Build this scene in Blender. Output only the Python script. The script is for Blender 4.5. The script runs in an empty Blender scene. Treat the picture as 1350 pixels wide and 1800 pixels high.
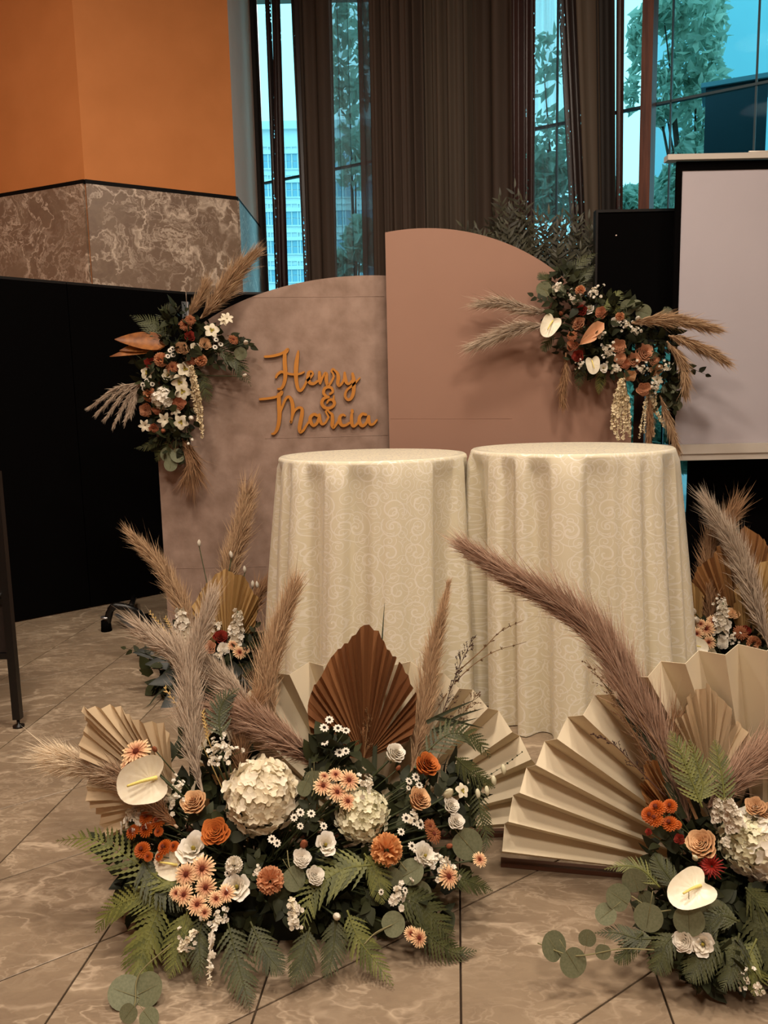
import bpy, math, random
import numpy as np
from math import sin, cos, pi, radians, sqrt, atan2
from mathutils import Vector, Matrix

scene = bpy.context.scene
col = scene.collection
rng = np.random.default_rng(7)
rnd = random.Random(11)

# ------------------------------------------------------------------ camera
FPX = 1387.0                      # focal length in pixels of the 1350 x 1800 frame
PITCH, ROLL, EYE = radians(7.96), radians(-1.25), 1.25
FW = np.array([0, cos(PITCH), -sin(PITCH)])
_up = np.array([0, sin(PITCH), cos(PITCH)]); _rt = np.array([1.0, 0, 0])
RT = _rt * cos(ROLL) + _up * sin(ROLL)
UP = -_rt * sin(ROLL) + _up * cos(ROLL)
CAM = np.array([0, 0, EYE])
cd = bpy.data.cameras.new('camera'); cam = bpy.data.objects.new('camera', cd); col.objects.link(cam)
cd.sensor_fit = 'VERTICAL'; cd.sensor_height = 36.0; cd.sensor_width = 27.0
cd.lens = FPX / 1800 * 36.0; cd.clip_start = 0.05; cd.clip_end = 400
mw = Matrix.Identity(4)
for i in range(3):
    mw[i][0], mw[i][1], mw[i][2], mw[i][3] = RT[i], UP[i], -FW[i], CAM[i]
cam.matrix_world = mw
scene.camera = cam

# ------------------------------------------------------------------ world, lamps, exposure
world = bpy.data.worlds.new('world'); scene.world = world; world.use_nodes = True
wn = world.node_tree.nodes; wl = world.node_tree.links
bg = wn['Background']
tc = wn.new('ShaderNodeTexCoord'); sx = wn.new('ShaderNodeSeparateXYZ'); rp = wn.new('ShaderNodeValToRGB')
wl.new(tc.outputs['Generated'], sx.inputs[0]); wl.new(sx.outputs['Z'], rp.inputs[0]); wl.new(rp.outputs[0], bg.inputs[0])
rp.color_ramp.elements[0].position = 0.0; rp.color_ramp.elements[0].color = (0.95, 0.99, 1.0, 1)
rp.color_ramp.elements[1].position = 0.9; rp.color_ramp.elements[1].color = (0.80, 0.93, 1.0, 1)
bg.inputs[1].default_value = 2.6

def lamp(name, loc, size, power, color, target=None, spread=None):
    l = bpy.data.lights.new(name, 'AREA'); l.shape = 'DISK'; l.size = size; l.energy = power; l.color = color
    if spread: l.spread = spread
    o = bpy.data.objects.new(name, l); col.objects.link(o); o.location = loc
    d = Vector(target) - Vector(loc) if target else Vector((0, 0, -1))
    o.rotation_euler = d.to_track_quat('-Z', 'Y').to_euler()
    return o
WARM = (1.0, 0.86, 0.71)
lamp('ceiling_lamp', (-0.9, 0.7, 4.7), 0.45, 92, WARM)
lamp('ceiling_lamp', (1.5, 0.9, 4.7), 0.45, 92, WARM)
lamp('ceiling_lamp', (0.3, 2.4, 4.7), 0.45, 80, WARM)
lamp('ceiling_lamp', (-2.4, 2.6, 4.7), 0.45, 55, WARM)
lamp('ceiling_lamp', (0.3, -1.6, 4.7), 0.8, 150, WARM)

scene.view_settings.view_transform = 'Standard'
scene.view_settings.look = 'None'
scene.view_settings.gamma = 1.0
scene.view_settings.use_curve_mapping = False
scene.view_settings.exposure = 0.0
scene.cycles.use_denoising = True
scene.cycles.max_bounces = 8
scene.cycles.transparent_max_bounces = 16
scene.cycles.sample_clamp_indirect = 4.0
scene.cycles.caustics_reflective = False
scene.cycles.caustics_refractive = False

# ------------------------------------------------------------------ picture <-> place
def ray(x, y):
    return FW + RT * (x - 675) / FPX - UP * (y - 900) / FPX
def at(x, y, Y):                       # the point seen at (x, y) that lies Y metres into the room
    d = ray(x, y); return CAM + d * (Y / d[1])
def gp(x, y, z=0.0):                   # the point seen at (x, y) at height z
    d = ray(x, y); return CAM + d * ((z - EYE) / d[2])
def mpp(p):                            # metres per picture pixel at point p
    return float((np.array(p) - CAM) @ FW) / FPX
def nrm(v):
    v = np.asarray(v, float); return v / (np.linalg.norm(v) + 1e-12)
def spline(P, n):
    P = np.asarray(P, float)
    if len(P) == 2:
        t = np.linspace(0, 1, n)[:, None]; return P[0] * (1 - t) + P[1] * t
    Q = np.vstack([2 * P[0] - P[1], P, 2 * P[-1] - P[-2]])
    out = []; m = len(P) - 1
    for u in np.linspace(0, m, n):
        i = min(int(u), m - 1); t = u - i
        a, b, c, d = Q[i], Q[i + 1], Q[i + 2], Q[i + 3]
        out.append(0.5 * (2 * b + (c - a) * t + (2 * a - 5 * b + 4 * c - d) * t * t + (3 * b - a - 3 * c + d) * t ** 3))
    return np.array(out)

# ------------------------------------------------------------------ mesh building
class B:
    def __init__(s):
        s.v = []; s.f = []; s.m = []; s.t = []; s.n = 0
    def add(s, v, f, m=0, tone=0.5):
        v = np.asarray(v, float).reshape(-1, 3)
        s.v.append(v)
        s.t.append(np.full(len(v), tone) if np.isscalar(tone) else np.asarray(tone, float))
        s.f += [tuple(int(i) + s.n for i in q) for q in f]; s.m += [m] * len(f); s.n += len(v)
        return s
    def box(s, lo, hi, m=0, R=None, o=(0, 0, 0), tone=.5):
        x0, y0, z0 = lo; x1, y1, z1 = hi
        v = np.array([(x0,y0,z0),(x1,y0,z0),(x1,y1,z0),(x0,y1,z0),(x0,y0,z1),(x1,y0,z1),(x1,y1,z1),(x0,y1,z1)])
        if R is not None: v = v @ np.array(R).T
        v = v + np.array(o)
        return s.add(v, [(0,3,2,1),(4,5,6,7),(0,1,5,4),(1,2,6,5),(2,3,7,6),(3,0,4,7)], m, tone)
    def grid(s, V, m=0, closeu=False, tone=.5):      # V: (nu, nv, 3)
        nu, nv = V.shape[:2]; f = []
        for i in range(nu if closeu else nu - 1):
            k = (i + 1) % nu
            for j in range(nv - 1):
                f.append((i*nv+j, k*nv+j, k*nv+j+1, i*nv+j+1))
        return s.add(V.reshape(-1, 3), f, m, tone if np.isscalar(tone) else np.asarray(tone).reshape(-1))
    def tube(s, P, r, n=6, m=0, tone=.5, cap=True):
        P = np.asarray(P, float); k = len(P); r = np.full(k, r) if np.isscalar(r) else np.asarray(r, float)
        T = np.gradient(P, axis=0); V = []
        ref = np.array([0.31, 0.22, 0.93])
        for i in range(k):
            t = nrm(T[i]); a = np.cross(t, ref)
            if np.linalg.norm(a) < 1e-3: a = np.cross(t, [1, 0, 0])
            a = nrm(a); b = np.cross(t, a)
            th = np.arange(n) * 2 * pi / n
            V.append(P[i] + r[i] * (np.cos(th)[:, None] * a + np.sin(th)[:, None] * b))
        V = np.array(V); f = []
        for i in range(k - 1):
            for j in range(n):
                f.append((i*n+j, i*n+(j+1) % n, (i+1)*n+(j+1) % n, (i+1)*n+j))
        if cap: f += [tuple(range(n))[::-1], tuple(range((k-1)*n, k*n))]
        return s.add(V.reshape(-1, 3), f, m, tone)
    def lathe(s, prof, n=24, o=(0, 0, 0), m=0, tone=.5):
        V = np.array([[(r*cos(a)+o[0], r*sin(a)+o[1], z+o[2]) for r, z in prof] for a in np.arange(n)*2*pi/n])
        return s.grid(V, m, True, tone)
    def mesh(s, name, mats, smooth=True, recenter=False):
        me = bpy.data.meshes.new(name)
        v = np.vstack(s.v); c = v.mean(0) if recenter else np.zeros(3)
        me.from_pydata((v - c).tolist(), [], s.f)
        for x in (mats if isinstance(mats, (list, tuple)) else [mats]): me.materials.append(x)
        me.polygons.foreach_set('material_index', s.m)
        if smooth: me.polygons.foreach_set('use_smooth', [True] * len(s.f))
        a = me.attributes.new('tone', 'FLOAT', 'POINT'); a.data.foreach_set('value', np.concatenate(s.t).astype(np.float32))
        me.update()
        return me, c
    def build(s, name, mats, parent=None, smooth=True, **k):
        me, c = s.mesh(name, mats, smooth, True)
        return put(name, me, parent, Matrix.Translation(c), **k)

W = {}
def put(name, data, parent=None, M=None, label=None, cat=None, group=None, kind=None):
    o = bpy.data.objects.new(name, data); col.objects.link(o)
    M = M or Matrix.Identity(4)
    if parent is not None:
        o.parent = parent; o.matrix_basis = W[parent.name].inverted() @ M
    else: o.matrix_basis = M
    W[o.name] = M
    for k, v in (('label', label), ('category', cat), ('group', group), ('kind', kind)):
        if v: o[k] = v
    return o
def thing(name, loc, label, cat, group=None, kind=None):
    return put(name, None, None, Matrix.Translation(loc), label, cat, group, kind)
def frame(pos, z, x=None, s=1.0, roll=None):          # a placement: local z along z, local x near x
    z = nrm(z)
    if x is None:
        x = np.cross([0.3, 0.2, 1], z)
    x = np.asarray(x, float); x = x - z * (x @ z); x = nrm(x); y = np.cross(z, x)
    if roll is not None:
        x, y = x * cos(roll) + y * sin(roll), y * cos(roll) - x * sin(roll)
    M = Matrix.Identity(4)
    for i in range(3):
        M[i][0], M[i][1], M[i][2], M[i][3] = x[i]*s, y[i]*s, z[i]*s, pos[i]
    return M

# ------------------------------------------------------------------ materials
def lin(c):
    if isinstance(c, str):
        c = [int(c[i:i+2], 16) / 255 for i in (0, 2, 4)]
    return tuple(x / 12.92 if x <= 0.04045 else ((x + 0.055) / 1.055) ** 2.4 for x in c) + (1.0,)
class NT:
    def __init__(s, m):
        m.use_nodes = True; s.t = m.node_tree; s.n = s.t.nodes; s.l = s.t.links
        s.p = s.n['Principled BSDF']; s.out = s.n['Material Output']
    def new(s, ty, **k):
        n = s.n.new(ty)
        for a, b in k.items():
            if a.startswith('_'): setattr(n, a[1:], b)
            else: n.inputs[a].default_value = b
        return n
    def link(s, a, b): s.l.new(a, b)
    def math(s, op, a, b=None, c=None):
        n = s.n.new('ShaderNodeMath'); n.operation = op
        for i, x in enumerate((a, b, c)):
            if x is None: continue
            if isinstance(x, (int, float)): n.inputs[i].default_value = x
            else: s.link(x, n.inputs[i])
        return n.outputs[0]
    def mix(s, f, a, b):
        n = s.n.new('ShaderNodeMix'); n.data_type = 'RGBA'
        for i, x in ((0, f), (6, a), (7, b)):
            if isinstance(x, (int, float, tuple)): n.inputs[i].default_value = x
            else: s.link(x, n.inputs[i])
        return n.outputs[2]
    def ramp(s, f, stops):
        n = s.n.new('ShaderNodeValToRGB'); e = n.color_ramp.elements
        while len(e) < len(stops): e.new(0.5)
        for i, (p, c) in enumerate(stops): e[i].position = p; e[i].color = c
        s.link(f, n.inputs[0]); return n.outputs[0]
    def noise(s, scale, detail=4, rough=.55, vec=None, dist=0.0):
        n = s.new('ShaderNodeTexNoise', Scale=scale, Detail=detail, Roughness=rough, Distortion=dist)
        if vec is not None: s.link(vec, n.inputs['Vector'])
        return n.outputs['Fac']
    def obj(s): return s.n.new('ShaderNodeTexCoord').outputs['Object']
    def mapped(s, v, scale=(1,1,1), rot=(0,0,0)):
        n = s.new('ShaderNodeMapping'); n.inputs['Scale'].default_value = scale; n.inputs['Rotation'].default_value = rot
        s.link(v, n.inputs['Vector']); return n.outputs[0]
    def bump(s, h, strength=.3, dist=.01):
        n = s.new('ShaderNodeBump', Strength=strength, Distance=dist); s.link(h, n.inputs['Height']); s.link(n.outputs[0], s.p.inputs['Normal'])
    def attr(s, a='tone'):
        n = s.n.new('ShaderNodeAttribute'); n.attribute_name = a; return n.outputs['Fac']

def mat(name, c, c2=None, scale=20, rough=.6, bump=0, use='noise', spec=.3, trans=0, detail=4, metal=0, stretch=None, alpha=None):
    m = bpy.data.materials.new(name); t = NT(m); p = t.p
    p.inputs['Roughness'].default_value = rough; p.inputs['Specular IOR Level'].default_value = spec; p.inputs['Metallic'].default_value = metal
    colr = lin(c); src = None
    v = t.obj()
    if stretch: v = t.mapped(v, stretch)
    if c2:
        if use == 'noise':
            f = t.ramp(t.noise(scale, detail, vec=v), [(.32, (0,0,0,1)), (.68, (1,1,1,1))])
        elif use == 'tone': f = t.attr()
        elif use == 'radial':
            n = t.n.new('ShaderNodeVectorMath'); n.operation = 'LENGTH'; t.link(v, n.inputs[0])
            f = t.ramp(n.outputs['Value'], [(.12, (0,0,0,1)), (scale, (1,1,1,1))])
        src = t.mix(f, colr, lin(c2))
        t.link(src, p.inputs['Base Color'])
    else: p.inputs['Base Color'].default_value = colr
    if bump: t.bump(t.noise(scale * 2.5, 3, vec=v), bump, .01)
    if trans:
        tr = t.n.new('ShaderNodeBsdfTranslucent'); mx = t.n.new('ShaderNodeMixShader'); mx.inputs[0].default_value = trans
        if src is not None: t.link(src, tr.inputs[0])
        else: tr.inputs[0].default_value = colr
        t.link(p.outputs[0], mx.inputs[1]); t.link(tr.outputs[0], mx.inputs[2]); t.link(mx.outputs[0], t.out.inputs[0])
    return m

def marble(name, base, base2, vein, dark, scale, stretch=(1,1,1), rough=.35, rot=(0,0,0), amount=1.0, joint=.5):
    m = bpy.data.materials.new(name); t = NT(m); p = t.p
    geo = t.n.new('ShaderNodeNewGeometry').outputs['Position']
    info = t.n.new('ShaderNodeObjectInfo').outputs['Random']
    off = t.n.new('ShaderNodeCombineXYZ'); t.link(t.math('MULTIPLY', info, 17.0), off.inputs[0]); t.link(t.math('MULTIPLY', info, 9.0), off.inputs[2])
    ad = t.n.new('ShaderNodeVectorMath'); ad.operation = 'ADD'; t.link(geo, ad.inputs[0]); t.link(off.outputs[0], ad.inputs[1])
    v = t.mapped(ad.outputs[0], stretch, rot)
    nz = t.new('ShaderNodeTexNoise', Scale=scale * .9, Detail=5.0, Roughness=.6); t.link(v, nz.inputs['Vector'])
    sc = t.n.new('ShaderNodeVectorMath'); sc.operation = 'SCALE'; sc.inputs['Scale'].default_value = .55; t.link(nz.outputs['Color'], sc.inputs[0])
    w = t.n.new('ShaderNodeVectorMath'); w.operation = 'ADD'; t.link(v, w.inputs[0]); t.link(sc.outputs[0], w.inputs[1])
    def veins(s, th, det=3.0):
        n_ = t.noise(s, det, .55, vec=w.outputs[0], dist=.35)
        return t.ramp(t.math('ABSOLUTE', t.math('SUBTRACT', n_, .5)), [(0, (1,1,1,1)), (th * .35, (.55,.55,.55,1)), (th, (0,0,0,1))])
    f1 = t.math('MULTIPLY', veins(scale * .8, .022), t.ramp(t.noise(scale * .7, 2, vec=v), [(.40, (0,0,0,1)), (.6, (1,1,1,1))]))
    f2 = t.math('MULTIPLY', veins(scale * 2.0, .030, 4.0), t.ramp(t.noise(scale * .9, 2, vec=w.outputs[0]), [(.36, (0,0,0,1)), (.60, (1,1,1,1))]))
    f3 = t.math('MULTIPLY', veins(scale * 4.5, .045, 4.0), t.ramp(t.noise(scale * 1.3, 2, vec=v), [(.35, (0,0,0,1)), (.65, (.75,.75,.75,1))]))
    f2 = t.math('MAXIMUM', f2, f3)
    b = t.mix(t.ramp(t.noise(scale * 2.2, 9, .72, vec=w.outputs[0]), [(.30, (0,0,0,1)), (.70, (1,1,1,1))]), lin(base), lin(base2))
    b = t.mix(t.math('MULTIPLY', t.ramp(t.noise(scale * 1.3, 9, .75, vec=w.outputs[0]), [(.50, (0,0,0,1)), (.72, (1,1,1,1))]), .5), b, lin(dark))
    fv = t.math('MULTIPLY', t.math('MINIMUM', t.math('ADD', t.math('MULTIPLY', f1, 1.1), t.math('MULTIPLY', f2, .8)), 1.0), amount)
    b = t.mix(fv, b, lin(vein))
    t.link(b, p.inputs['Base Color'])
    p.inputs['Roughness'].default_value = rough; p.inputs['Specular IOR Level'].default_value = .4
    return m

# ------------------------------------------------------------------ the room
M_orange = mat('orange_paint', 'c87e46', 'be763f', 3, .75, .05)
M_white = mat('pale_plaster', 'ecd4c4', 'e6ccbc', 2, .8)
M_wallm = marble('wall_marble', '755e4e', '87725f', 'd0bca8', '5e493d', 2.4, rough=.3)
M_floorm = marble('floor_marble', '786653', '8a7862', 'bba890', '56463a', 2.0, (1, 2.0, 1), .40, rot=(0, 0, radians(-8)), amount=.7)
M_grout = mat('grout', '3a2c20', None, rough=.9)
M_black = mat('black_trim', '0b0908', None, rough=.6, spec=.1)
M_ceil = mat('ceiling_paint', 'b9ab9b', None, rough=.9)

fl = B().box((-5, -4, -.10), (6.5, 8.5, -.012)).build('floor', M_grout, smooth=False, kind='structure')
# rhombic marble tiles, cut on two directions of joints
n1 = np.array([cos(radians(5.3)), -sin(radians(5.3))]); n2 = np.array([cos(radians(55.3)), -sin(radians(55.3))])
NM = np.linalg.inv(np.array([n1, n2])); d1, d2, g = .4255, .4145, .0022
O2 = -.972
tv = []
for a, b in ((g, g), (d1 - g, g), (d1 - g, d2 - g), (g, d2 - g)): tv.append(NM @ np.array([a, b]))
tc0 = np.mean(tv, 0); tb = B(); q = [np.array([x[0], x[1]]) - tc0 for x in tv]
if np.cross(q[1] - q[0], q[2] - q[1]) < 0: q = q[::-1]
lo = [(*p, -.012) for p in q]; md = [(*p, -.0012) for p in q]; hi = [(*(p * (1 - .0016 / np.linalg.norm(p))), 0) for p in q]
tb.add(lo + md + hi, [(8,9,10,11)] + [(i, (i+1) % 4, 4 + (i+1) % 4, 4 + i) for i in range(4)] + [(4+i, 4+(i+1) % 4, 8+(i+1) % 4, 8+i) for i in range(4)])
tile_me, _ = tb.mesh('tile', M_floorm, False)
for i in range(-16, 17):
    for j in range(-26, 26):
        c = NM @ np.array([i * d1, O2 + j * d2]) + tc0
        if -3.4 < c[0] < 3.6 and .75 < c[1] < 6.3 and abs(c[0]) < .62 * c[1] + .75 and c[1] < 7.1 - .59 * (c[0] + .91) - .25:
            put('tile', tile_me, fl, Matrix.Translation((c[0], c[1], 0)))

B().box((-5, -4, 5.2), (6.5, 8.5, 5.3)).build('ceiling', M_ceil, smooth=False, kind='structure')
def wallseg(name, a, b, mats, z0=0, z1=5.2, th=.12, kind='structure', parent=None):      # vertical slab from a to b, its thickness on the far side
    a, b = np.array(a, float), np.array(b, float); d = nrm(b - a); n = np.array([-d[1], d[0]])
    if n[1] < 0: n = -n
    bb = B(); P = [a, b, b + n * th, a + n * th]
    if np.cross(P[1]-P[0], P[2]-P[1]) < 0: P = P[::-1]
    bb.add([(*p, z0) for p in P] + [(*p, z1) for p in P], [(3,2,1,0),(4,5,6,7),(0,1,5,4),(1,2,6,5),(2,3,7,6),(3,0,4,7)])
    return bb.build(name, mats, parent, smooth=False, kind=kind if parent is None else None)
K0, K1, K2 = np.array([-1.868, 5.3]), np.array([-.991, 5.8]), np.array([-.97, 6.95])
KL = K0 + nrm(np.array([-2.555, 5.6]) - K0) * 2.6
ZT = 2.69
wl_ = wallseg('wall_left', KL, K0, M_orange)
wb_ = wallseg('wall_corner', K0, K1, M_orange)
wr_ = wallseg('wall_return', K1, K2, M_white, th=.1)
def panels(par, a, b, n, outward):
    a, b = np.array(a), np.array(b)
    for i in range(n):
        p, q_ = a + (b - a) * i / n, a + (b - a) * (i + 1) / n
        e = nrm(b - a) * .0015
        wallseg('marble_panel', p + e + outward * .02, q_ - e + outward * .02, M_wallm, 0.01, ZT - .02, .019, parent=par)
    wallseg('shadow_gap', a + outward * .012, b + outward * .012, M_black, ZT - .02, ZT + .008, .014, parent=par)
def outw(a, b, toward=(0, 0)):
    d = nrm(np.array(b) - np.array(a)); n = np.array([-d[1], d[0]]); m = (np.array(a) + np.array(b)) / 2
    return n if (np.array(toward) - m) @ n > 0 else -n
panels(wl_, KL, K0, 2, outw(KL, K0)); panels(wb_, K0, K1, 1, outw(K0, K1)); panels(wr_, K1, K2, 1, outw(K1, K2, (2, 5)))
B().box((-5, -4.1, 0), (6.5, -4, 5.2)).build('wall_front', M_white, smooth=False, kind='structure')
B().box((-5.1, -4, 0), (-5, 8.5, 5.2)).build('wall_side', M_orange, smooth=False, kind='structure')
B().box((6.5, -4, 0), (6.6, 8.5, 5.2)).build('wall_right', M_white, smooth=False, kind='structure')
wallseg('wall_behind', (-5, 6.9), KL, M_orange)

# ------------------------------------------------------------------ glazed wall
GA, GB = np.array([-.9134, 7.097]), np.array([2.407, 5.14]); GD = nrm(GB - GA); GN = np.array([GD[1], -GD[0]])   # GN points into the room
if GN[1] > 0: GN = -GN
def gl(px, off=0.0, py=300):                    # where the line of sight through (px, py) crosses the glass line (moved off metres into the room)
    d = ray(px, py)[:2]; o = GA + GN * off
    A = np.array([[d[0], -GD[0]], [d[1], -GD[1]]]); t, s = np.linalg.solve(A, o)
    return s, t * ray(px, py)[2] + EYE
def gpt(s, z, off=0.0):
    p = GA + GD * s + GN * off; return np.array([p[0], p[1], z])
GR = [(GD[0], -GN[0], 0), (GD[1], -GN[1], 0), (0, 0, 1)]        # local x along the glass, y outwards
M_glass = bpy.data.materials.new('tinted_glass'); t = NT(M_glass)
tr = t.n.new('ShaderNodeBsdfTransparent'); tr.inputs[0].default_value = (.50, .82, .88, 1)
gs = t.n.new('ShaderNodeBsdfGlossy'); gs.inputs['Roughness'].default_value = .03; gs.inputs[0].default_value = (.8, .9, 1, 1)
fr = t.n.new('ShaderNodeFresnel'); fr.inputs[0].default_value = 1.45; ms = t.n.new('ShaderNodeMixShader')
t.link(t.math('MULTIPLY', fr.outputs[0], .004), ms.inputs[0]); t.link(tr.outputs[0], ms.inputs[1]); t.link(gs.outputs[0], ms.inputs[2]); t.link(ms.outputs[0], t.out.inputs[0])
M_wood = mat('post_wood', '6b3a26', '4a2416', 6, .5, .1, stretch=(6, 6, .5))
M_dkmetal = mat('dark_metal', '14100e', None, rough=.45, spec=.4)
M_joint = mat('glass_joint', '163640', None, rough=.5)
s0, s1 = -.1, 6.4; sp = gl(1140, 0)[0]; ZM = 3.15
splits = [s0, gl(560)[0], gl(760)[0], gl(975)[0], sp, gl(1322)[0], s1]
win = put('window_1', None, None, Matrix.Translation(gpt(1.5, 0)), kind='structure')
bb = B()
bb.box((s0, .02, -.02), (s1, .10, .05), R=GR, o=(*GA, 0)); bb.box((s0, .02, 5.1), (s1, .10, 5.2), R=GR, o=(*GA, 0))
bb.build('window_frame', M_dkmetal, win, smooth=False)
bb = B().box((sp - .035, -.12, 0), (sp + .035, .02, 5.2), R=GR, o=(*GA, 0)); bb.build('wooden_post', M_wood, win, smooth=False)
for a, b in zip(splits[:-1], splits[1:]):
    for z0, z1 in ((.05, ZM - .006), (ZM + .006, 5.1)):
        B().box((a + .004, .04, z0), (b - .004, .052, z1), R=GR, o=(*GA, 0)).build('pane', M_glass, win, smooth=False)
    B().box((b - .006, .036, .05), (b + .006, .056, 5.1), R=GR, o=(*GA, 0)).build('glass_joint', M_joint, win, smooth=False)
B().box((s0, .030, ZM - .008), (s1, .060, ZM + .008), R=GR, o=(*GA, 0)).build('glass_joint', M_joint, win, smooth=False)
e = gl(1174)[0]
B().box((e - .005, .03, .05), (e + .005, .06, 5.1), R=GR, o=(*GA, 0)).build('glass_joint', M_joint, win, smooth=False)

# ------------------------------------------------------------------ curtains
def curtain_mat(name, c, c2, holes=0.0, sheer=0.0, rough=.75, sheen=.0):
    m = mat(name, c, c2, 9, rough, .06, stretch=(1, 1, .05)); t = NT(m)
    if holes or sheer:
        trn = t.n.new('ShaderNodeBsdfTransparent'); mx = t.n.new('ShaderNodeMixShader')
        v = t.obj()
        if holes:                                # columns of sequins with gaps between them
            w = t.new('ShaderNodeTexVoronoi', Scale=1.0, Randomness=.75); t.link(t.mapped(v, (52, 52, 40)), w.inputs['Vector'])
            spots = t.math('LESS_THAN', w.outputs['Distance'], .34)
            rows = t.math('GREATER_THAN', t.noise(1.0, 2, vec=t.mapped(v, (16, 16, .55))), 1 - holes)
            f = t.math('MULTIPLY', spots, rows)
        else:
            f = t.math('ADD', t.math('MULTIPLY', t.noise(1, 3, vec=t.mapped(v, (14, 14, .3))), .5), sheer - .25)
        t.link(f, mx.inputs[0]); t.link(t.p.outputs[0], mx.inputs[1]); t.link(trn.outputs[0], mx.inputs[2]); t.link(mx.outputs[0], t.out.inputs[0])
    return m
C_brown = curtain_mat('brown_drape', '4a3b30', '3e3128')
C_olive = curtain_mat('taupe_drape', '4d4135', '40362c')
C_dark = curtain_mat('dark_drape', '241e1a', '1a1512')
C_seq = curtain_mat('sequin_drape', '2c201c', '1e1412', holes=.46, rough=.35)
C_red = curtain_mat('red_sequin_drape', '35201b', '241210', holes=.40, rough=.35)
C_sheer = curtain_mat('sheer_drape', '6a6e70', '4a4c4e', sheer=.56)
C_sheer2 = curtain_mat('sheer_blue_drape', '566870', '3e4e56', sheer=.68)
C_mauve = curtain_mat('mauve_sheer', '4e423e', '3c322f', sheer=.22)
def curtain(x0t, x1t, x0b, x1b, m, label, wave=.10, amp=.045, off=.34, seed=0):
    r = np.random.default_rng(seed + 5); nz = 7
    L = abs(gl(x1b, off, 400)[0] - gl(x0b, off, 400)[0]); nu = max(9, int(L / .010))
    ph = r.uniform(0, 6.28, 4); V = np.zeros((nu, nz, 3)); u = np.linspace(0, 1, nu)
    zt = gl(700, off, 2)[1]
    zs = np.array([.02, .8, 1.6, 2.4, 3.2, 4.0, 5.15])
    prof = .55 * np.sin(2*pi*u*L/wave + ph[0]) + .5 * np.sin(2*pi*u*L/(wave*.57) + ph[1] + 2*np.sin(u*5)) + .35 * np.sin(2*pi*u*L/(wave*2.6) + ph[2])
    prof = np.tanh(prof * 1.4) * amp
    for j, z in enumerate(zs):
        k0, za = gl(x0b, off, 400); k1, _ = gl(x1b, off, 400); h0, zb = gl(x0t, off, 5); h1, _ = gl(x1t, off, 5)
        f = np.clip((z - za) / (zb - za), -.35, 1.25)
        a, b = k0 + (h0 - k0) * f, k1 + (h1 - k1) * f
        for i in range(nu):
            V[i, j] = gpt(a + (b - a) * u[i], z, off + prof[i] * (1 + .12 * sin(z * 1.7 + ph[3])))
    bb = B().grid(V); bb.grid(V + np.array([*(-GN * .004), 0]))
    return bb.build('curtain', m, label=label, cat='curtain', group='curtains along the glazed wall')
curtain(431, 453, 447, 470, C_dark, 'narrow charcoal curtain edge hanging beside the pale wall return', .07, .03, seed=1)
curtain(463, 474, 478, 488, C_seq, 'thin dark sequin curtain strip next to the charcoal curtain edge', .05, .02, seed=2)
curtain(480, 491, 488, 502, C_red, 'thin reddish sequin curtain strip beside the clear gap showing a building', .05, .02, seed=3)
curtain(511, 523, 530, 537, C_seq, 'very thin sequin trim curtain bordering the plain brown panel', .05, .015, .40, seed=4)
curtain(523, 580, 537, 588, C_brown, 'plain brown curtain panel between the clear gap and the grey sheer', .16, .03, seed=5)
curtain(578, 634, 588, 645, C_sheer, 'grey see-through sheer curtain with trees showing behind it', .09, .025, seed=6)
curtain(630, 652, 638, 662, C_mauve, 'mauve sheer curtain edge between the grey sheer and thick drape', .08, .02, .37, seed=7)
curtain(648, 742, 655, 748, C_brown, 'thick brown pleated drape rising above the end of the arched grey-brown board', .085, .05, .36, seed=18)
curtain(739, 836, 745, 839, C_olive, 'taupe pleated drape rising above the top of the tall peach board', .10, .045, .36, seed=9)
curtain(812, 904, 816, 906, C_brown, 'wide-fold brown drape right of the taupe pleated drape', .17, .04, .25, seed=10)
curtain(900, 942, 902, 940, C_red, 'dark red sequin curtain above the olive branches', .06, .03, .38, seed=11)
curtain(939, 985, 936, 1004, C_sheer2, 'blue-grey sheer curtain gathered between two sequin curtains', .09, .025, .40, seed=12)
curtain(982, 1018, 1003, 1034, C_seq, 'dark sequin curtain slanting beside the blue-grey sheer', .06, .03, .36, seed=13)
curtain(1014, 1052, 1030, 1058, C_olive, 'smooth taupe curtain fold between sequin curtain and grey curtain', .14, .04, .42, seed=14)
curtain(1050, 1082, 1055, 1084, C_dark, 'dark grey curtain fold with scattered glints near the open glass', .09, .04, .38, seed=15)
curtain(1082, 1096, 1081, 1093, C_red, 'last sequin curtain edge beside the uncovered glass and wooden post', .05, .02, .40, seed=16)

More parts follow.
